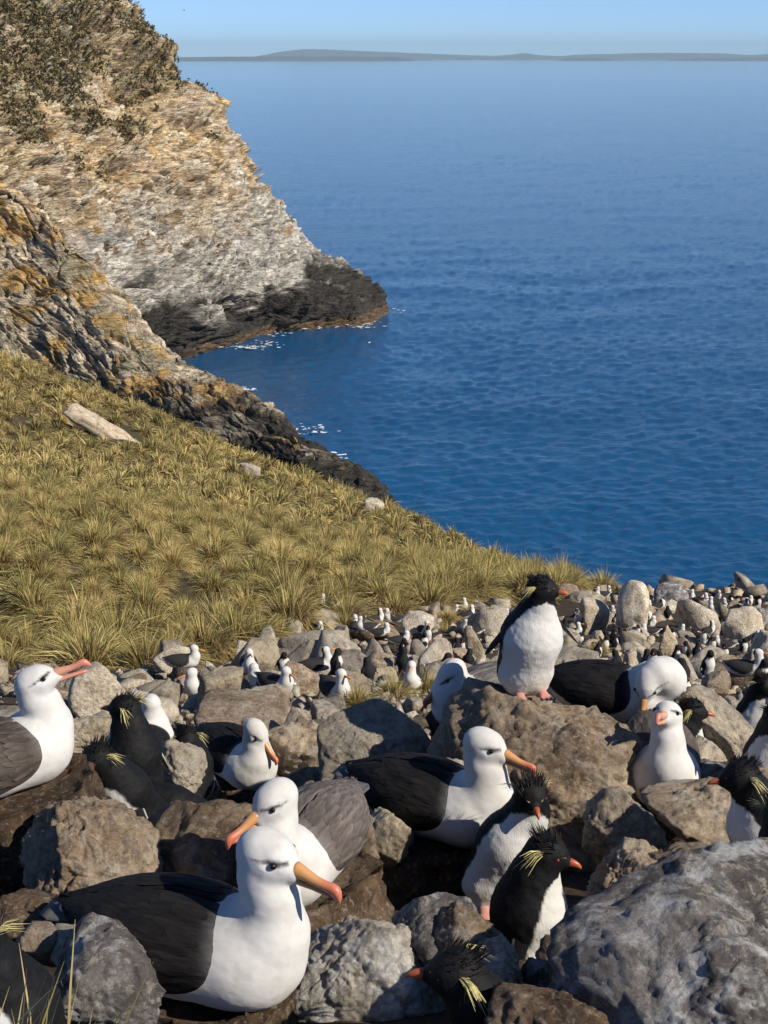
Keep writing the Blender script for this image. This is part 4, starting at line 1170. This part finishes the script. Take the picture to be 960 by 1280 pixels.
penguin('penguin at the right edge with drooping yellow plume, cut by the frame', W(992, 1160, 3.7), R(205), lean=0.05, height=0.34, hyaw=60, hpitch=-14, seed=11)
penguin('penguin beyond the tilted pale slab looking right', W(940, 945, 7.0), R(-75), lean=0.02, height=0.46, hyaw=24, hpitch=-8, seed=12)
penguin('penguin at the right edge below the tilted slab, bill lowered', W(958, 1008, 5.4), R(-98), lean=0.03, height=0.46, hyaw=-14, hpitch=-30, seed=13)
penguin('black penguin at the bottom edge with orange bill pointing left', W(704, 1408, 2.95), R(168), lean=0.18, height=0.34, hyaw=8, hpitch=4, hfwd=0.05, seed=14, h=0.006, back=PBLACK)
penguin('penguin behind grass in the lower left corner, cut by the frame', W(28, 1368, 2.75), R(228), lean=0.05, height=0.42, hyaw=30, hpitch=-18, seed=15, h=0.006, back=PBLACK)

# ------------------------------------------------------------------ rubble of the colony
NEAR_BIRDS = []
for o in COL.objects:
    if o.parent is None and o.type == 'EMPTY':
        a, b, c = proj(np.array(o.location)); w_ = FPX / c * (0.34 if o['category'] == 'albatross' else 0.16)
        NEAR_BIRDS.append((a - w_, a + w_, b - FPX / c * 0.45, b + 4, c))

def rock_at(label, px, py, wpx, hpx, mat, seed, rz=None, tilt=0, sub=4, p=16, planes=None, rough=0.05, depth=0.9, group=None):
    """a rock whose foot stands on the slope at pixel (px,py)"""
    P, t = hit(px, py); k = t / FPX
    hx, hz = wpx * k / 2, hpx * k / 2 * 1.08
    V, F = rock_shape(seed, (hx, hx * depth, hz * 1.25), 4, 9, 40, rough * 0.7, planes, 0.04)
    o = link('boulder', mesh_of('boulder', V, F, False), M[mat])
    o.location = P + np.array([0, 0.5 * hx * depth, hz * 0.75]); o.rotation_euler = (0, R(tilt), R(seed * 37 % 360 if rz is None else rz))
    return tag(o, label, 'rock', group)
for args in [
    ('large pale triangular rock right of the left edge albatross', 122, 908, 74, 74, 'pale', 401, 10, 0, 5, 18),
    ('broad pale flat rock below the foot of the grass slope', 392, 826, 84, 34, 'pale', 402, 20, 0, 5),
    ('pale rock with a bright yellow lichen patch on top', 272, 890, 62, 48, 'lichen', 403, 30, 0, 5),
    ('pale angular rock behind the white headed albatross', 205, 905, 50, 36, 'pale', 404, 10),
    ('brown rounded rock right of the two left hand far albatrosses', 372, 872, 46, 40, 'brown', 405),
    ('tall pale split crag on the colony skyline', 792, 794, 46, 58, 'pale', 406, 0, 16, 5, 20),
    ('shorter pale crag left of the split crag on the skyline', 742, 790, 46, 46, 'pale', 407, 10, -14, 5, 18),
    ('narrow upright stone yellow with lichen in the right rubble', 833, 836, 26, 52, 'lichen', 408, 0, 0, 5, 20),
    ('long tilted slab beside the skyline albatrosses', 872, 792, 66, 34, 'grey', 409, 10, 26, 5, 18),
    ('dark rock on the skyline right of the split crag', 838, 764, 48, 26, 'dark', 410),
    ('big pale wedge rock on the right of the colony', 925, 806, 48, 44, 'pale', 411, 20, 0, 5),
    ('pale boulder left of the standing penguin shoulder', 606, 798, 62, 34, 'pale', 412, 20, 0, 5),
    ('lichen stained stone left of the standing penguin flipper', 592, 832, 38, 46, 'lichen', 413, 0, 0, 5),
    ('tall grey stone at the right side of the colony', 938, 846, 24, 44, 'grey', 414, 0, 0, 4),
    ('pale cube of stone right of the standing penguin', 792, 836, 32, 28, 'pale', 415, 30, 0, 4, 20),
    ('pale leaning stone beside the green clump right of the penguin', 730, 852, 26, 34, 'pale', 416, 0, -20, 4, 20),
    ('brown rock below the albatross with yellow lichen rock to its left', 340, 905, 70, 36, 'brown', 417),
    ('flat brown slab right of the pale triangular rock', 300, 920, 120, 30, 'brown', 418, 5, 4, 5, 16, SLAB),
    ('grey boulder under the grass edge on the left', 70, 866, 44, 26, 'grey', 419),
    ('pale boulder at the grass edge above the left rubble', 310, 836, 44, 28, 'pale', 420),
    ('pale boulder in front of the box shaped boulder, far side', 440, 868, 60, 26, 'grey', 421),
    ('brown boulder in the rubble above the box shaped boulder', 470, 846, 46, 28, 'brown', 422),
    ('light boulder in the rubble below the grass edge, centre', 520, 800, 46, 26, 'pale', 423),
    ('dark flat rock at the right edge of the colony skyline', 950, 786, 40, 24, 'dark', 424),
    ('pale rock leaning near the right edge of the colony', 955, 826, 34, 34, 'pale', 425),
    ('pale rock beside the bowing albatross tail', 712, 872, 34, 30, 'pale', 426),
    ('grey rock right of the bowing albatross', 862, 902, 40, 30, 'grey', 427),
    ('brown rock above the tilted pale slab', 900, 872, 40, 30, 'brown', 428)]:
    rock_at(*args)

# outcrops on the grass slope
for label, px, py, w_, h_, mat, seed, rz, tilt in [
    ('long lichened rock slab lying in the grass slope', 132, 546, 128, 17, 'lichen', 441, -10, 30),
    ('small pale rock poking out of the grass below the spur', 312, 592, 28, 12, 'pale', 442, 0, 10),
    ('small pale outcrop near the seaward edge of the grass', 466, 638, 26, 14, 'pale', 443, 0, 20),
    ('dark slab at the top of the grass slope by the left edge', 14, 440, 44, 30, 'grey', 444, 0, 35)]:
    P, t = hit(px, py); k = t / FPX
    V, F = rock_shape(seed, (w_ * k / 2, h_ * k * 0.9, h_ * k * 0.55 + 0.1), 4, 10, 18, 0.06, SLAB, 0.05)
    o = link('boulder', mesh_of('boulder', V, F, True), M[mat]); o.location = P + [0, 0, h_ * k * 0.3]; o.rotation_euler = (0, R(tilt), R(rz))
    tag(o, label, 'rock')

rg = np.random.default_rng(77)
NR = 5200
yy = np.exp(rg.uniform(math.log(6.3), math.log(55), NR)); pxs = rg.uniform(-120, 1080, NR)
tt_ = yy * 1.12; xx = (pxs - 480) / FPX * tt_
zz_ = tz(xx, yy); RP = np.c_[xx, yy, zz_]
qx, qy, qt = proj(RP)
spx = np.clip(9 * rg.pareto(1.9, NR) + 8, 8, 60)
size = np.clip(spx / FPX * qt, 0.035, 0.85)
ok = ~grassy(RP + np.array([0, 0, 0.0])) & (qt < 60)
# nothing may stand between the lens and a near bird
for x0, x1, y0, y1, tb in NEAR_BIRDS:
    ok &= ~((qx > x0 - 6) & (qx < x1 + 6) & (qy - spx < y1) & (qy + spx > y0) & (qt < tb + 0.25))
RP = RP[ok]; size = size[ok]; spx = (size * FPX / qt[ok]); qx = qx[ok]; qy = qy[ok]
vis = (qx > -10) & (qx < 970) & (qy < 1290)
order = np.argsort(-(spx * vis))
IND = order[:265]; REST = order[265:]
variants = []
for k in range(14):
    V, F = rock_shape(600 + k, np.array([1, rg.uniform(0.5, 0.9), rg.uniform(0.35, 0.75)]), 4, 7, 40, 0.03, None, 0.03)
    variants.append((V, F))
vm = {}
for key in ('grey', 'pale', 'brown', 'lichen'):
    vm[key] = []
    for V, F in variants:
        me = mesh_of('rock', V, F, False); me.materials.append(M['c_' + key] if 'c_' + key in M else M[key]); vm[key].append(me)
def zone(px, py):
    if py > 960: return 'small stone wedged among the foreground boulders', 'stones among the foreground boulders'
    if px < 400 and py > 850: return 'rock in the left rubble behind the near birds', 'rocks of the left rubble'
    if px < 620: return 'rock in the middle rubble below the grass edge', 'rocks of the middle rubble'
    if py < 800: return 'rock near the seaward brink of the colony', 'rocks near the seaward brink'
    return 'rock in the right rubble behind the billing pair', 'rocks of the right rubble'
adj = {'grey': 'grey angular', 'pale': 'pale sunlit', 'brown': 'brown weathered', 'lichen': 'lichen spotted'}
for i in IND:
    key = rg.choice(['grey', 'pale', 'brown', 'lichen'], p=[0.34, 0.34, 0.24, 0.08])
    me = vm[key][rg.integers(14)]
    o = link('rock', me)
    s_ = size[i] * 0.62
    o.scale = (s_ * rg.uniform(0.8, 1.25), s_ * rg.uniform(0.8, 1.2), s_ * rg.uniform(0.7, 1.2))
    o.location = RP[i] + [0, 0, s_ * rg.uniform(0.05, 0.5)]
    o.rotation_euler = (rg.normal() * 0.45, rg.normal() * 0.45, rg.uniform(0, 6.28))
    lb, gp = zone(qx[i], qy[i])
    tag(o, adj[key] + ' ' + lb, 'rock', adj[key] + ' ' + gp)
def shard(seed):
    r_ = np.random.default_rng(seed)
    bm = bmesh.new()
    for q in r_.uniform(-1, 1, (17, 3)) * np.array([1, r_.uniform(0.45, 0.9), r_.uniform(0.3, 0.75)]): bm.verts.new(q)
    bmesh.ops.convex_hull(bm, input=bm.verts)
    bmesh.ops.delete(bm, geom=[v for v in bm.verts if not v.link_faces], context='VERTS')
    bmesh.ops.triangulate(bm, faces=bm.faces)
    bm.verts.index_update()
    V = np.array([v.co[:] for v in bm.verts]); F = np.array([[v.index for v in f.verts] for f in bm.faces]); bm.free()
    return V, F
lows = [shard(700 + k) for k in range(26)]
Vs = []; Fs = []; Cs = []; b = 0
for i in REST:
    V, F = lows[rg.integers(0, 26)]
    e = rg.normal(size=3) * [0.5, 0.5, 2]
    Mx = np.array(Matrix.Rotation(e[2], 3, 'Z') @ Matrix.Rotation(e[1], 3, 'Y') @ Matrix.Rotation(e[0], 3, 'X'))
    s_ = size[i] * 0.62
    Vs.append((V * (s_ * rg.uniform(0.75, 1.25, 3))) @ Mx.T + RP[i] + [0, 0, s_ * rg.uniform(-0.1, 0.6)]); Fs.append(F + b); b += len(V)
    tone = rg.uniform(0.55, 1.35); wm_ = rg.uniform(-0.06, 0.10)
    Cs.append(np.tile(np.array([tone * (1 + wm_), tone, tone * (1 - wm_)]), (len(V), 1)))
tag(link('rubble', mesh_of('rubble', np.concatenate(Vs), np.concatenate(Fs), False, np.concatenate(Cs)), M['rubble']), 'loose small stones covering the colony slope', None, None, 'stuff')

# ------------------------------------------------------------------ tussac grass
STRAW = np.array([0.70, 0.54, 0.23]); OLIVE = np.array([0.34, 0.285, 0.090]); GREEN = np.array([0.12, 0.135, 0.045]); DEAD = np.array([0.40, 0.265, 0.13])
def tussock_blades(n_, rad, hgt, seed, wid, dead=0.2, green=0.5):
    rg = np.random.default_rng(seed)
    th = rg.uniform(0, 2 * math.pi, n_); r0 = np.sqrt(rg.uniform(0, 1, n_))
    base_ = np.c_[np.cos(th) * r0 * rad * 0.22, np.sin(th) * r0 * rad * 0.22, rg.uniform(0, 0.30, n_) * hgt * (1 - r0)]
    tilt = 0.06 + 1.30 * r0 ** 1.4 + rg.normal(size=n_) * 0.16
    th2 = th + rg.normal(size=n_) * 0.5
    D = np.c_[np.cos(th2) * np.sin(tilt), np.sin(th2) * np.sin(tilt), np.cos(tilt)]
    L = hgt * rg.uniform(0.65, 1.25, n_)
    u = rg.uniform(0, 1, n_)
    C = np.where((u < green)[:, None], lerp(GREEN, OLIVE, rg.uniform(0, 1, (n_, 1))), lerp(OLIVE, STRAW, rg.uniform(0.3, 1, (n_, 1))))
    isd = (rg.uniform(0, 1, n_) < dead)
    C = np.where(isd[:, None], DEAD * rg.uniform(0.6, 1.3, (n_, 1)), C)
    drp = np.where(isd, 0.95, 0.20 + 0.50 * r0)
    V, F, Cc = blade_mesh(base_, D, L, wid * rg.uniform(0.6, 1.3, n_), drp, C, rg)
    return V, F, Cc
tuss = []
for k in range(8):
    V, F, C = tussock_blades(1100, 1.15, 0.86, 800 + k, 0.017, 0.20, 0.10 + 0.10 * k)
    tuss.append(mesh_of('grass_tussock', V, F, False, C)); tuss[-1].materials.append(M['grass'])
front = []
for k in range(4):
    V, F, C = tussock_blades(1300, 1.05, 1.0, 850 + k, 0.017, 0.40, 0.50)
    front.append(mesh_of('grass_tussock', V, F, False, C)); front[-1].materials.append(M['grass'])
gxx, gyy = np.meshgrid(np.arange(-44, 26, 1.22), np.arange(27, 122, 1.22))
rg = np.random.default_rng(91)
gxx = gxx.ravel() + rg.uniform(-0.5, 0.5, gxx.size); gyy = gyy.ravel() + rg.uniform(-0.5, 0.5, gyy.size)
TP = np.c_[gxx, gyy, tz(gxx, gyy)]
a, b, c = proj(TP)
brk = np.interp(np.arctan2(gxx, gyy), _bra[_oo], _brr[_oo])
keep = grassy(TP) & (a > -70) & (a < 790) & (np.hypot(gxx, gyy) < brk + 4) & (b < 900) & (rg.uniform(0, 1, len(a)) > 0.06)
TP = TP[keep]; ta, tb_, tt2 = a[keep], b[keep], c[keep]
slab_clear = np.ones(len(TP), bool)
for x0, x1, y0, y1 in ((84, 180, 518, 558), (300, 325, 580, 598), (452, 480, 624, 642)):
    slab_clear &= ~((ta > x0) & (ta < x1) & (tb_ > y0 + (ta - x0) * (y1 - y0 - 14) / (x1 - x0)) & (tb_ < y0 + 22 + (ta - x0) * (y1 - y0 - 14) / (x1 - x0)))
TP = TP[slab_clear]; ta, tb_, tt2 = ta[slab_clear], tb_[slab_clear], tt2[slab_clear]
edge = (np.interp(ta, BX, BY) - tb_)
prio = 1.0 / tt2 * ((ta > -10) & (ta < 770))
order = np.argsort(-prio)
IN_T = order[:300]; RE_T = order[300:]
for i in IN_T:
    isf = edge[i] < 46
    me = (front if isf else tuss)[rg.integers(4 if isf else 8)]
    o = link('grass_tussock', me)
    s_ = rg.uniform(1.0, 1.5) if isf else rg.uniform(0.75, 1.4)
    o.scale = (s_, s_, s_ * rg.uniform(0.8, 1.2)); o.location = TP[i] - [0, 0, 0.03]; o.rotation_euler = (rg.normal() * 0.12, rg.normal() * 0.12, rg.uniform(0, 6.28))
    where = ['at the left edge', 'above the left edge albatross', 'below the long lichened slab', 'above the small albatrosses', 'left of the standing penguin', 'towards the seaward tip'][int(np.searchsorted([70, 170, 290, 430, 600], ta[i]))]
    if isf: tag(o, 'tall green and straw tussock at the foot of the slope, ' + where, 'grass', 'foot of slope tussocks ' + where)
    else:
        row_ = 'upper' if tb_[i] < 700 else ('middle' if tb_[i] < 755 else 'lower')
        tag(o, 'golden olive tussock on the ' + row_ + ' part of the slope, ' + where, 'grass', row_ + ' slope tussocks ' + where)
Vs = []; Fs = []; Cs = []; b = 0
lowt = [tussock_blades(170, 1.2, 0.82, 900 + k, 0.050, 0.20, 0.06 + 0.13 * (k % 6)) for k in range(12)]
toneN = fbm(np.c_[TP[:, 0] / 6, TP[:, 1] / 6, TP[:, 0] * 0], 3)
for i in RE_T:
    V, F, C = lowt[rg.integers(12)]
    an = rg.uniform(0, 6.28); s_ = rg.uniform(0.75, 1.4); ca, sa_ = math.cos(an) * s_, math.sin(an) * s_
    Vs.append(np.c_[V[:, 0] * ca - V[:, 1] * sa_, V[:, 0] * sa_ + V[:, 1] * ca, V[:, 2] * s_ * rg.uniform(0.8, 1.2)] + TP[i] - [0, 0, 0.05]); Fs.append(F + b); b += len(V)
    Cs.append(C * (1.0 + 0.35 * np.clip(toneN[i], -1, 1) + rg.normal() * 0.12))
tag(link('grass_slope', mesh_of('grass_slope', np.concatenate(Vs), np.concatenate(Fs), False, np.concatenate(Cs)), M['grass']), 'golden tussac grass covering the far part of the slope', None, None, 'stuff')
# small clumps among the rocks
for k, (px, py, s_, lb) in enumerate([(746, 824, 0.62, 'dark green grass clump among pale rocks right of the standing penguin'), (722, 852, 0.42, 'small green grass clump by the standing penguin flipper'),
                                      (764, 888, 0.30, 'green grass clump left of the bowing albatross tail'), (790, 902, 0.22, 'green grass clump under the bowing albatross'),
                                      (446, 888, 0.40, 'low green clump above the box shaped boulder'), (492, 880, 0.42, 'grass clump behind the box shaped boulder corner'),
                                      (528, 868, 0.5, 'grass clump above the albatross with lowered bill'), (430, 790, 0.8, 'grass clump in the rubble under the grass edge'),
                                      (560, 778, 0.6, 'grass clump near the far albatross on the middle rubble'), (690, 800, 0.5, 'grass clump right of the standing penguin head')]):
    P, t = hit(px, py)
    o = link('grass_tussock', (front + tuss)[(k * 5) % 12]); o.scale = (s_,) * 3; o.location = P; o.rotation_euler = (0, 0, k)
    tag(o, lb, 'grass', 'grass clumps among the rocks')
# blades close to the lens in the lower left corner
rgb = np.random.default_rng(5)
nb = 46
bb = np.array([W(rgb.uniform(-30, 130), 1330 + rgb.uniform(0, 40), 1.75 + rgb.uniform(-0.1, 0.15)) for _ in range(nb)])
dd_ = np.c_[rgb.uniform(-0.15, 0.75, nb), rgb.uniform(-0.1, 0.3, nb), np.ones(nb)]
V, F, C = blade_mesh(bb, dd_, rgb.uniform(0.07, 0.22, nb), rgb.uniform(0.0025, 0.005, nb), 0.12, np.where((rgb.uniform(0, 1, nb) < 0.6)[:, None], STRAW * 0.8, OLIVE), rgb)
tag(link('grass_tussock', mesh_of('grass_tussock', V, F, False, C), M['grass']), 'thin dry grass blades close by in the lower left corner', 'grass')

# ------------------------------------------------------------------ far colony birds
def far_albatross(seed, hz=0.37, hx=0.17, hyaw=0, hpitch=-10):
    Rm = rotm(R(hyaw), R(hpitch)); H = np.array([hx, 0, hz])
    def f(P):
        d = sd_ell(P, (-0.05, 0, 0.13), (0.29, 0.15, 0.125))
        d = smin(d, sd_cone(P, (0.12, 0, 0.15), (0.18, 0, 0.22), 0.11, 0.085), 0.06)
        d = smin(d, sd_cone(P, (0.18, 0, 0.22), H, 0.085, 0.06), 0.04)
        d = smin(d, sd_ell(P, H, (0.078, 0.06, 0.062), Rm), 0.02)
        d = smin(d, sd_cone(P, (-0.2, 0, 0.16), (-0.42, 0, 0.18), 0.07, 0.02), 0.05)
        return d
    V, F = polygonise(f, (-0.5, -0.2, -0.03), (0.32, 0.2, 0.5), 0.022)
    zl = 0.075 + 0.5 * np.maximum(-V[:, 0] - 0.05, 0) ** 1.3 + 1.6 * np.maximum(V[:, 0] + 0.05, 0) ** 1.6
    dark = (V[:, 2] > zl) & (V[:, 0] < 0.10)
    col = np.where(dark[:, None], np.array([0.035, 0.032, 0.032]), WHITE)
    bv, bf = loft([((0.06, 0, -0.012), 0.018, 0.018, 0.018), ((0.12, 0, -0.014), 0.012, 0.012, 0.012), ((0.18, 0, -0.016), 0.012, 0.013, 0.018), ((0.195, 0, -0.03), 0.003, 0.004, 0.006)], 8)
    bv = bv @ Rm.T + H
    v_, f_, c_ = join([(V, [tuple(q) for q in F], col), (bv, bf, np.tile(np.array([0.6, 0.25, 0.10]), (len(bv), 1)))])
    me = mesh_of('albatross', v_, f_, True, c_); me.materials.append(M['far']); return me
def far_penguin(k=1.0):
    def f(P):
        d = sd_cone(P, (0, 0, 0.09), (0.0, 0, 0.22 * k), 0.088, 0.092)
        d = smin(d, sd_cone(P, (0.0, 0, 0.22 * k), (0.01, 0, 0.33 * k), 0.09, 0.06), 0.05)
        d = smin(d, sd_ell(P, (0.03, 0, 0.40 * k), (0.06, 0.05, 0.055)), 0.03)
        d = smin(d, sd_cone(P, (-0.05, 0, 0.06), (-0.15, 0, 0.02), 0.05, 0.012), 0.03)
        for s in (-1, 1): d = smin(d, sd_cone(P, (-0.01, 0.085 * s, 0.28 * k), (-0.04, 0.13 * s, 0.13), 0.024, 0.010), 0.01)
        return d
    V, F = polygonise(f, (-0.2, -0.17, -0.02), (0.14, 0.17, 0.5), 0.02)
    wm_ = (np.arctan2(np.abs(V[:, 1]), V[:, 0]) < 1.3) & (V[:, 2] < 0.335 * k) & (np.abs(V[:, 1]) < 0.088)
    col = np.where(wm_[:, None], PWHITE, np.array([0.02, 0.02, 0.022]))
    bv, bf = loft([((0.08, 0, 0.395 * k), 0.014, 0.014, 0.014), ((0.115, 0, 0.39 * k), 0.008, 0.009, 0.008), ((0.135, 0, 0.382 * k), 0.002, 0.003, 0.003)], 8)
    v_, f_, c_ = join([(V, [tuple(q) for q in F], col), (bv, bf, np.tile(np.array([0.4, 0.09, 0.03]), (len(bv), 1)))])
    me = mesh_of('penguin', v_, f_, True, c_); me.materials.append(M['far']); return me
FA = [far_albatross(1), far_albatross(2, 0.41, 0.14, 10, 5), far_albatross(3, 0.33, 0.19, -15, -35), far_albatross(4, 0.30, 0.10, 150, -15)]
FP = [far_penguin(1.0), far_penguin(0.82)]
nest_far, nf_ = None, None
def far_nest():
    V, F = rock_shape(555, (0.24, 0.24, 0.24), 3, 8, 8, 0.06)
    me = mesh_of('nest_mound', V, F, True); me.materials.append(M['mud']); return me
FN = far_nest()
ORD = ['leftmost', 'second', 'third', 'fourth', 'fifth', 'sixth', 'seventh', 'eighth', 'ninth', 'tenth', 'eleventh', 'twelfth', 'thirteenth', 'fourteenth', 'fifteenth', 'sixteenth', 'seventeenth', 'eighteenth', 'nineteenth', 'twentieth', 'twenty-first', 'twenty-second', 'twenty-third', 'twenty-fourth']
def ordinal(k): return 'leftmost' if k == 0 else ORD[k] + ' from left'
rows = {
 'small albatross on its nest in the left rubble': ('far albatrosses in the left rubble', [(232, 850, 0, 0, 1), (258, 882, 200, 0, 0), (312, 856, -80, 1, 1), (334, 874, 160, 2, 0), (347, 876, -40, 0, 0), (383, 836, -70, 0, 1), (398, 846, 10, 1, 0), (420, 886, -60, 1, 0)]),
 'small albatross below the grass edge': ('far albatrosses below the grass edge', [(397, 796, -60, 0, 0), (410, 768, 190, 1, 1), (448, 836, 200, 0, 1), (457, 798, 190, 1, 1), (477, 780, -20, 0, 0), (500, 810, 10, 2, 0), (518, 868, -110, 1, 0), (530, 802, -60, 1, 1), (575, 770, -30, 1, 1)]),
 'small albatross along the seaward brink of the colony': ('far albatrosses along the seaward brink', [(728, 786, 180, 3, 0), (751, 754, 195, 1, 1), (757, 746, -60, 0, 0), (793, 748, 0, 0, 0), (800, 760, 210, 1, 0), (814, 756, -30, 0, 0), (823, 768, 30, 3, 1), (852, 755, -90, 1, 0), (869, 752, 200, 0, 0), (876, 762, -20, 1, 1), (894, 752, -60, 0, 0), (900, 764, -50, 1, 0), (893, 772, 190, 0, 1)]),
 'small albatross in the right rubble': ('far albatrosses in the right rubble', [(809, 792, -15, 0, 1), (806, 780, 30, 3, 0), (932, 862, -20, 1, 1), (903, 815, 170, 2, 0), (945, 808, -100, 1, 0)])}
rx_ = np.random.default_rng(23)
def extra(n_, x0, x1, y0, y1, vr):
    out = []
    while len(out) < n_:
        px, py = rx_.uniform(x0, x1), rx_.uniform(y0, y1)
        out.append((round(px, 1), round(py, 1), rx_.uniform(-180, 180), int(rx_.integers(vr)), int(rx_.uniform() < 0.35)))
    return out
rows['tiny albatross among the rocks right of the standing penguin'] = ('far albatrosses right of the standing penguin', extra(12, 700, 830, 756, 800, 4))
rows['tiny albatross among the rocks near the right edge'] = ('far albatrosses near the right edge', extra(14, 835, 960, 758, 800, 4))
rows['tiny albatross just below the grass edge'] = ('far albatrosses just below the grass edge', extra(12, 430, 640, 776, 812, 4))
for lb, (gp, lst) in rows.items():
    for k, (px, py, yw, vr, ns) in enumerate(sorted(lst)):
        P, t = hit(px, py)
        if ns:
            nn_ = link('nest_mound', FN); nn_.location = P + [0, 0, 0.04]; nn_.rotation_euler = (0, 0, px)
            tag(nn_, 'little mud nest ' + ('in' if 'rubble' in lb else 'along') + ' the ' + lb.split(' the ')[-1] + ', under albatross ' + ordinal(k), 'nest', 'far mud nests')
        o = link('albatross', FA[vr]); o.location = P + [0, 0, 0.20 if ns else 0.10]; o.rotation_euler = (0, 0, R(yw))
        s_ = 0.88; o.scale = (s_,) * 3
        tag(o, lb + ', ' + ordinal(k), 'albatross', gp)
prow = {
 'small penguin in the left and middle rubble': ('far penguins in the left rubble', [(530, 815, -60, 0), (578, 822, -100, 0), (586, 840, 60, 1), (460, 858, 120, 1), (355, 846, -60, 1), (284, 872, 40, 1)]),
 'small penguin in the right rubble': ('far penguins in the right rubble', [(707, 812, -100, 0), (715, 816, 60, 0), (754, 788, -90, 0), (769, 786, -70, 0), (766, 808, 20, 0), (779, 808, -60, 0), (833, 786, 90, 1), (850, 896, -70, 0), (870, 830, 40, 0), (884, 850, -60, 0), (858, 818, 120, 0), (905, 832, -120, 0), (918, 780, 60, 0), (880, 806, -80, 1), (950, 870, -40, 0), (905, 792, 200, 0)]),
 'small penguin standing on the skyline at the right': ('far penguins on the skyline', [(920, 762, -60, 0), (938, 764, 180, 0), (947, 762, -40, 0), (912, 758, 0, 1)])}
prow['tiny penguin among the rocks above the tilted slab'] = ('far penguins above the tilted slab', [e[:3] + (e[3],) for e in extra(20, 800, 955, 780, 862, 2)])
prow['tiny penguin among the rocks beside the standing penguin'] = ('far penguins beside the standing penguin', [e[:3] + (e[3],) for e in extra(12, 700, 800, 775, 850, 2)])
prow['tiny penguin among the rocks left of the standing penguin'] = ('far penguins left of the standing penguin', [e[:3] + (e[3],) for e in extra(12, 380, 610, 790, 850, 2)])
for lb, (gp, lst) in prow.items():
    for k, (px, py, yw, vr) in enumerate(sorted(lst)):
        P, t = hit(px, py)
        o = link('penguin', FP[vr]); o.location = P + [0, 0, 0.06 if (px, py) != (833, 786) else 0.35]; o.rotation_euler = (0, 0, R(yw))
        tag(o, lb + ', ' + ordinal(k), 'penguin', gp)

# ------------------------------------------------------------------ birds on the wing
def flyer(label, px, py, t, yaw, bank):
    root = empty('flying_albatross', W(px, py, t), R(yaw)); root.rotation_euler = (R(bank), 0, R(yaw)); tag(root, label, 'albatross')
    v, f = loft([((-0.42, 0, 0), 0.05, 0.01, 0.01), ((-0.25, 0, 0), 0.08, 0.06, 0.06), ((0.0, 0, 0), 0.11, 0.11, 0.11), ((0.2, 0, 0), 0.08, 0.08, 0.08), ((0.33, 0, 0.02), 0.06, 0.06, 0.06), ((0.40, 0, 0.01), 0.02, 0.02, 0.02), ((0.5, 0, 0), 0.008, 0.01, 0.01)], 10)
    link('body', mesh_of('body', v, f, True, np.tile(WHITE, (len(v), 1))), M['far'], root)
    for s in (-1, 1):
        st_ = [(0.0, 0.05, 0.16, 0.10), (0.35 * s, 0.10, 0.13, 0.16), (0.75 * s, 0.05, 0.10, 0.15), (1.15 * s, -0.12, 0.03, 0.06)]
        V = []; F = []
        for y_, x_, w_, z_ in st_:
            V += [(x_ + w_ / 2, y_, z_), (x_ - w_ / 2, y_, z_), (x_ - w_ / 2, y_, z_ - 0.015), (x_ + w_ / 2, y_, z_ - 0.02)]
        for i in range(3):
            for j in range(4): F.append((i * 4 + j, i * 4 + (j + 1) % 4, i * 4 + 4 + (j + 1) % 4, i * 4 + 4 + j))
        F += [(0, 1, 2, 3), (15, 14, 13, 12)]
        link('wing', mesh_of('wing', V, F, False, np.tile(np.array([0.04, 0.035, 0.035]), (len(V), 1))), M['far'], root)
flyer('albatross gliding in the sky right of the headland top', 230, 13, 330, 20, 8)
flyer('albatross gliding low over the water off the reef', 462, 428, 235, 60, 30)
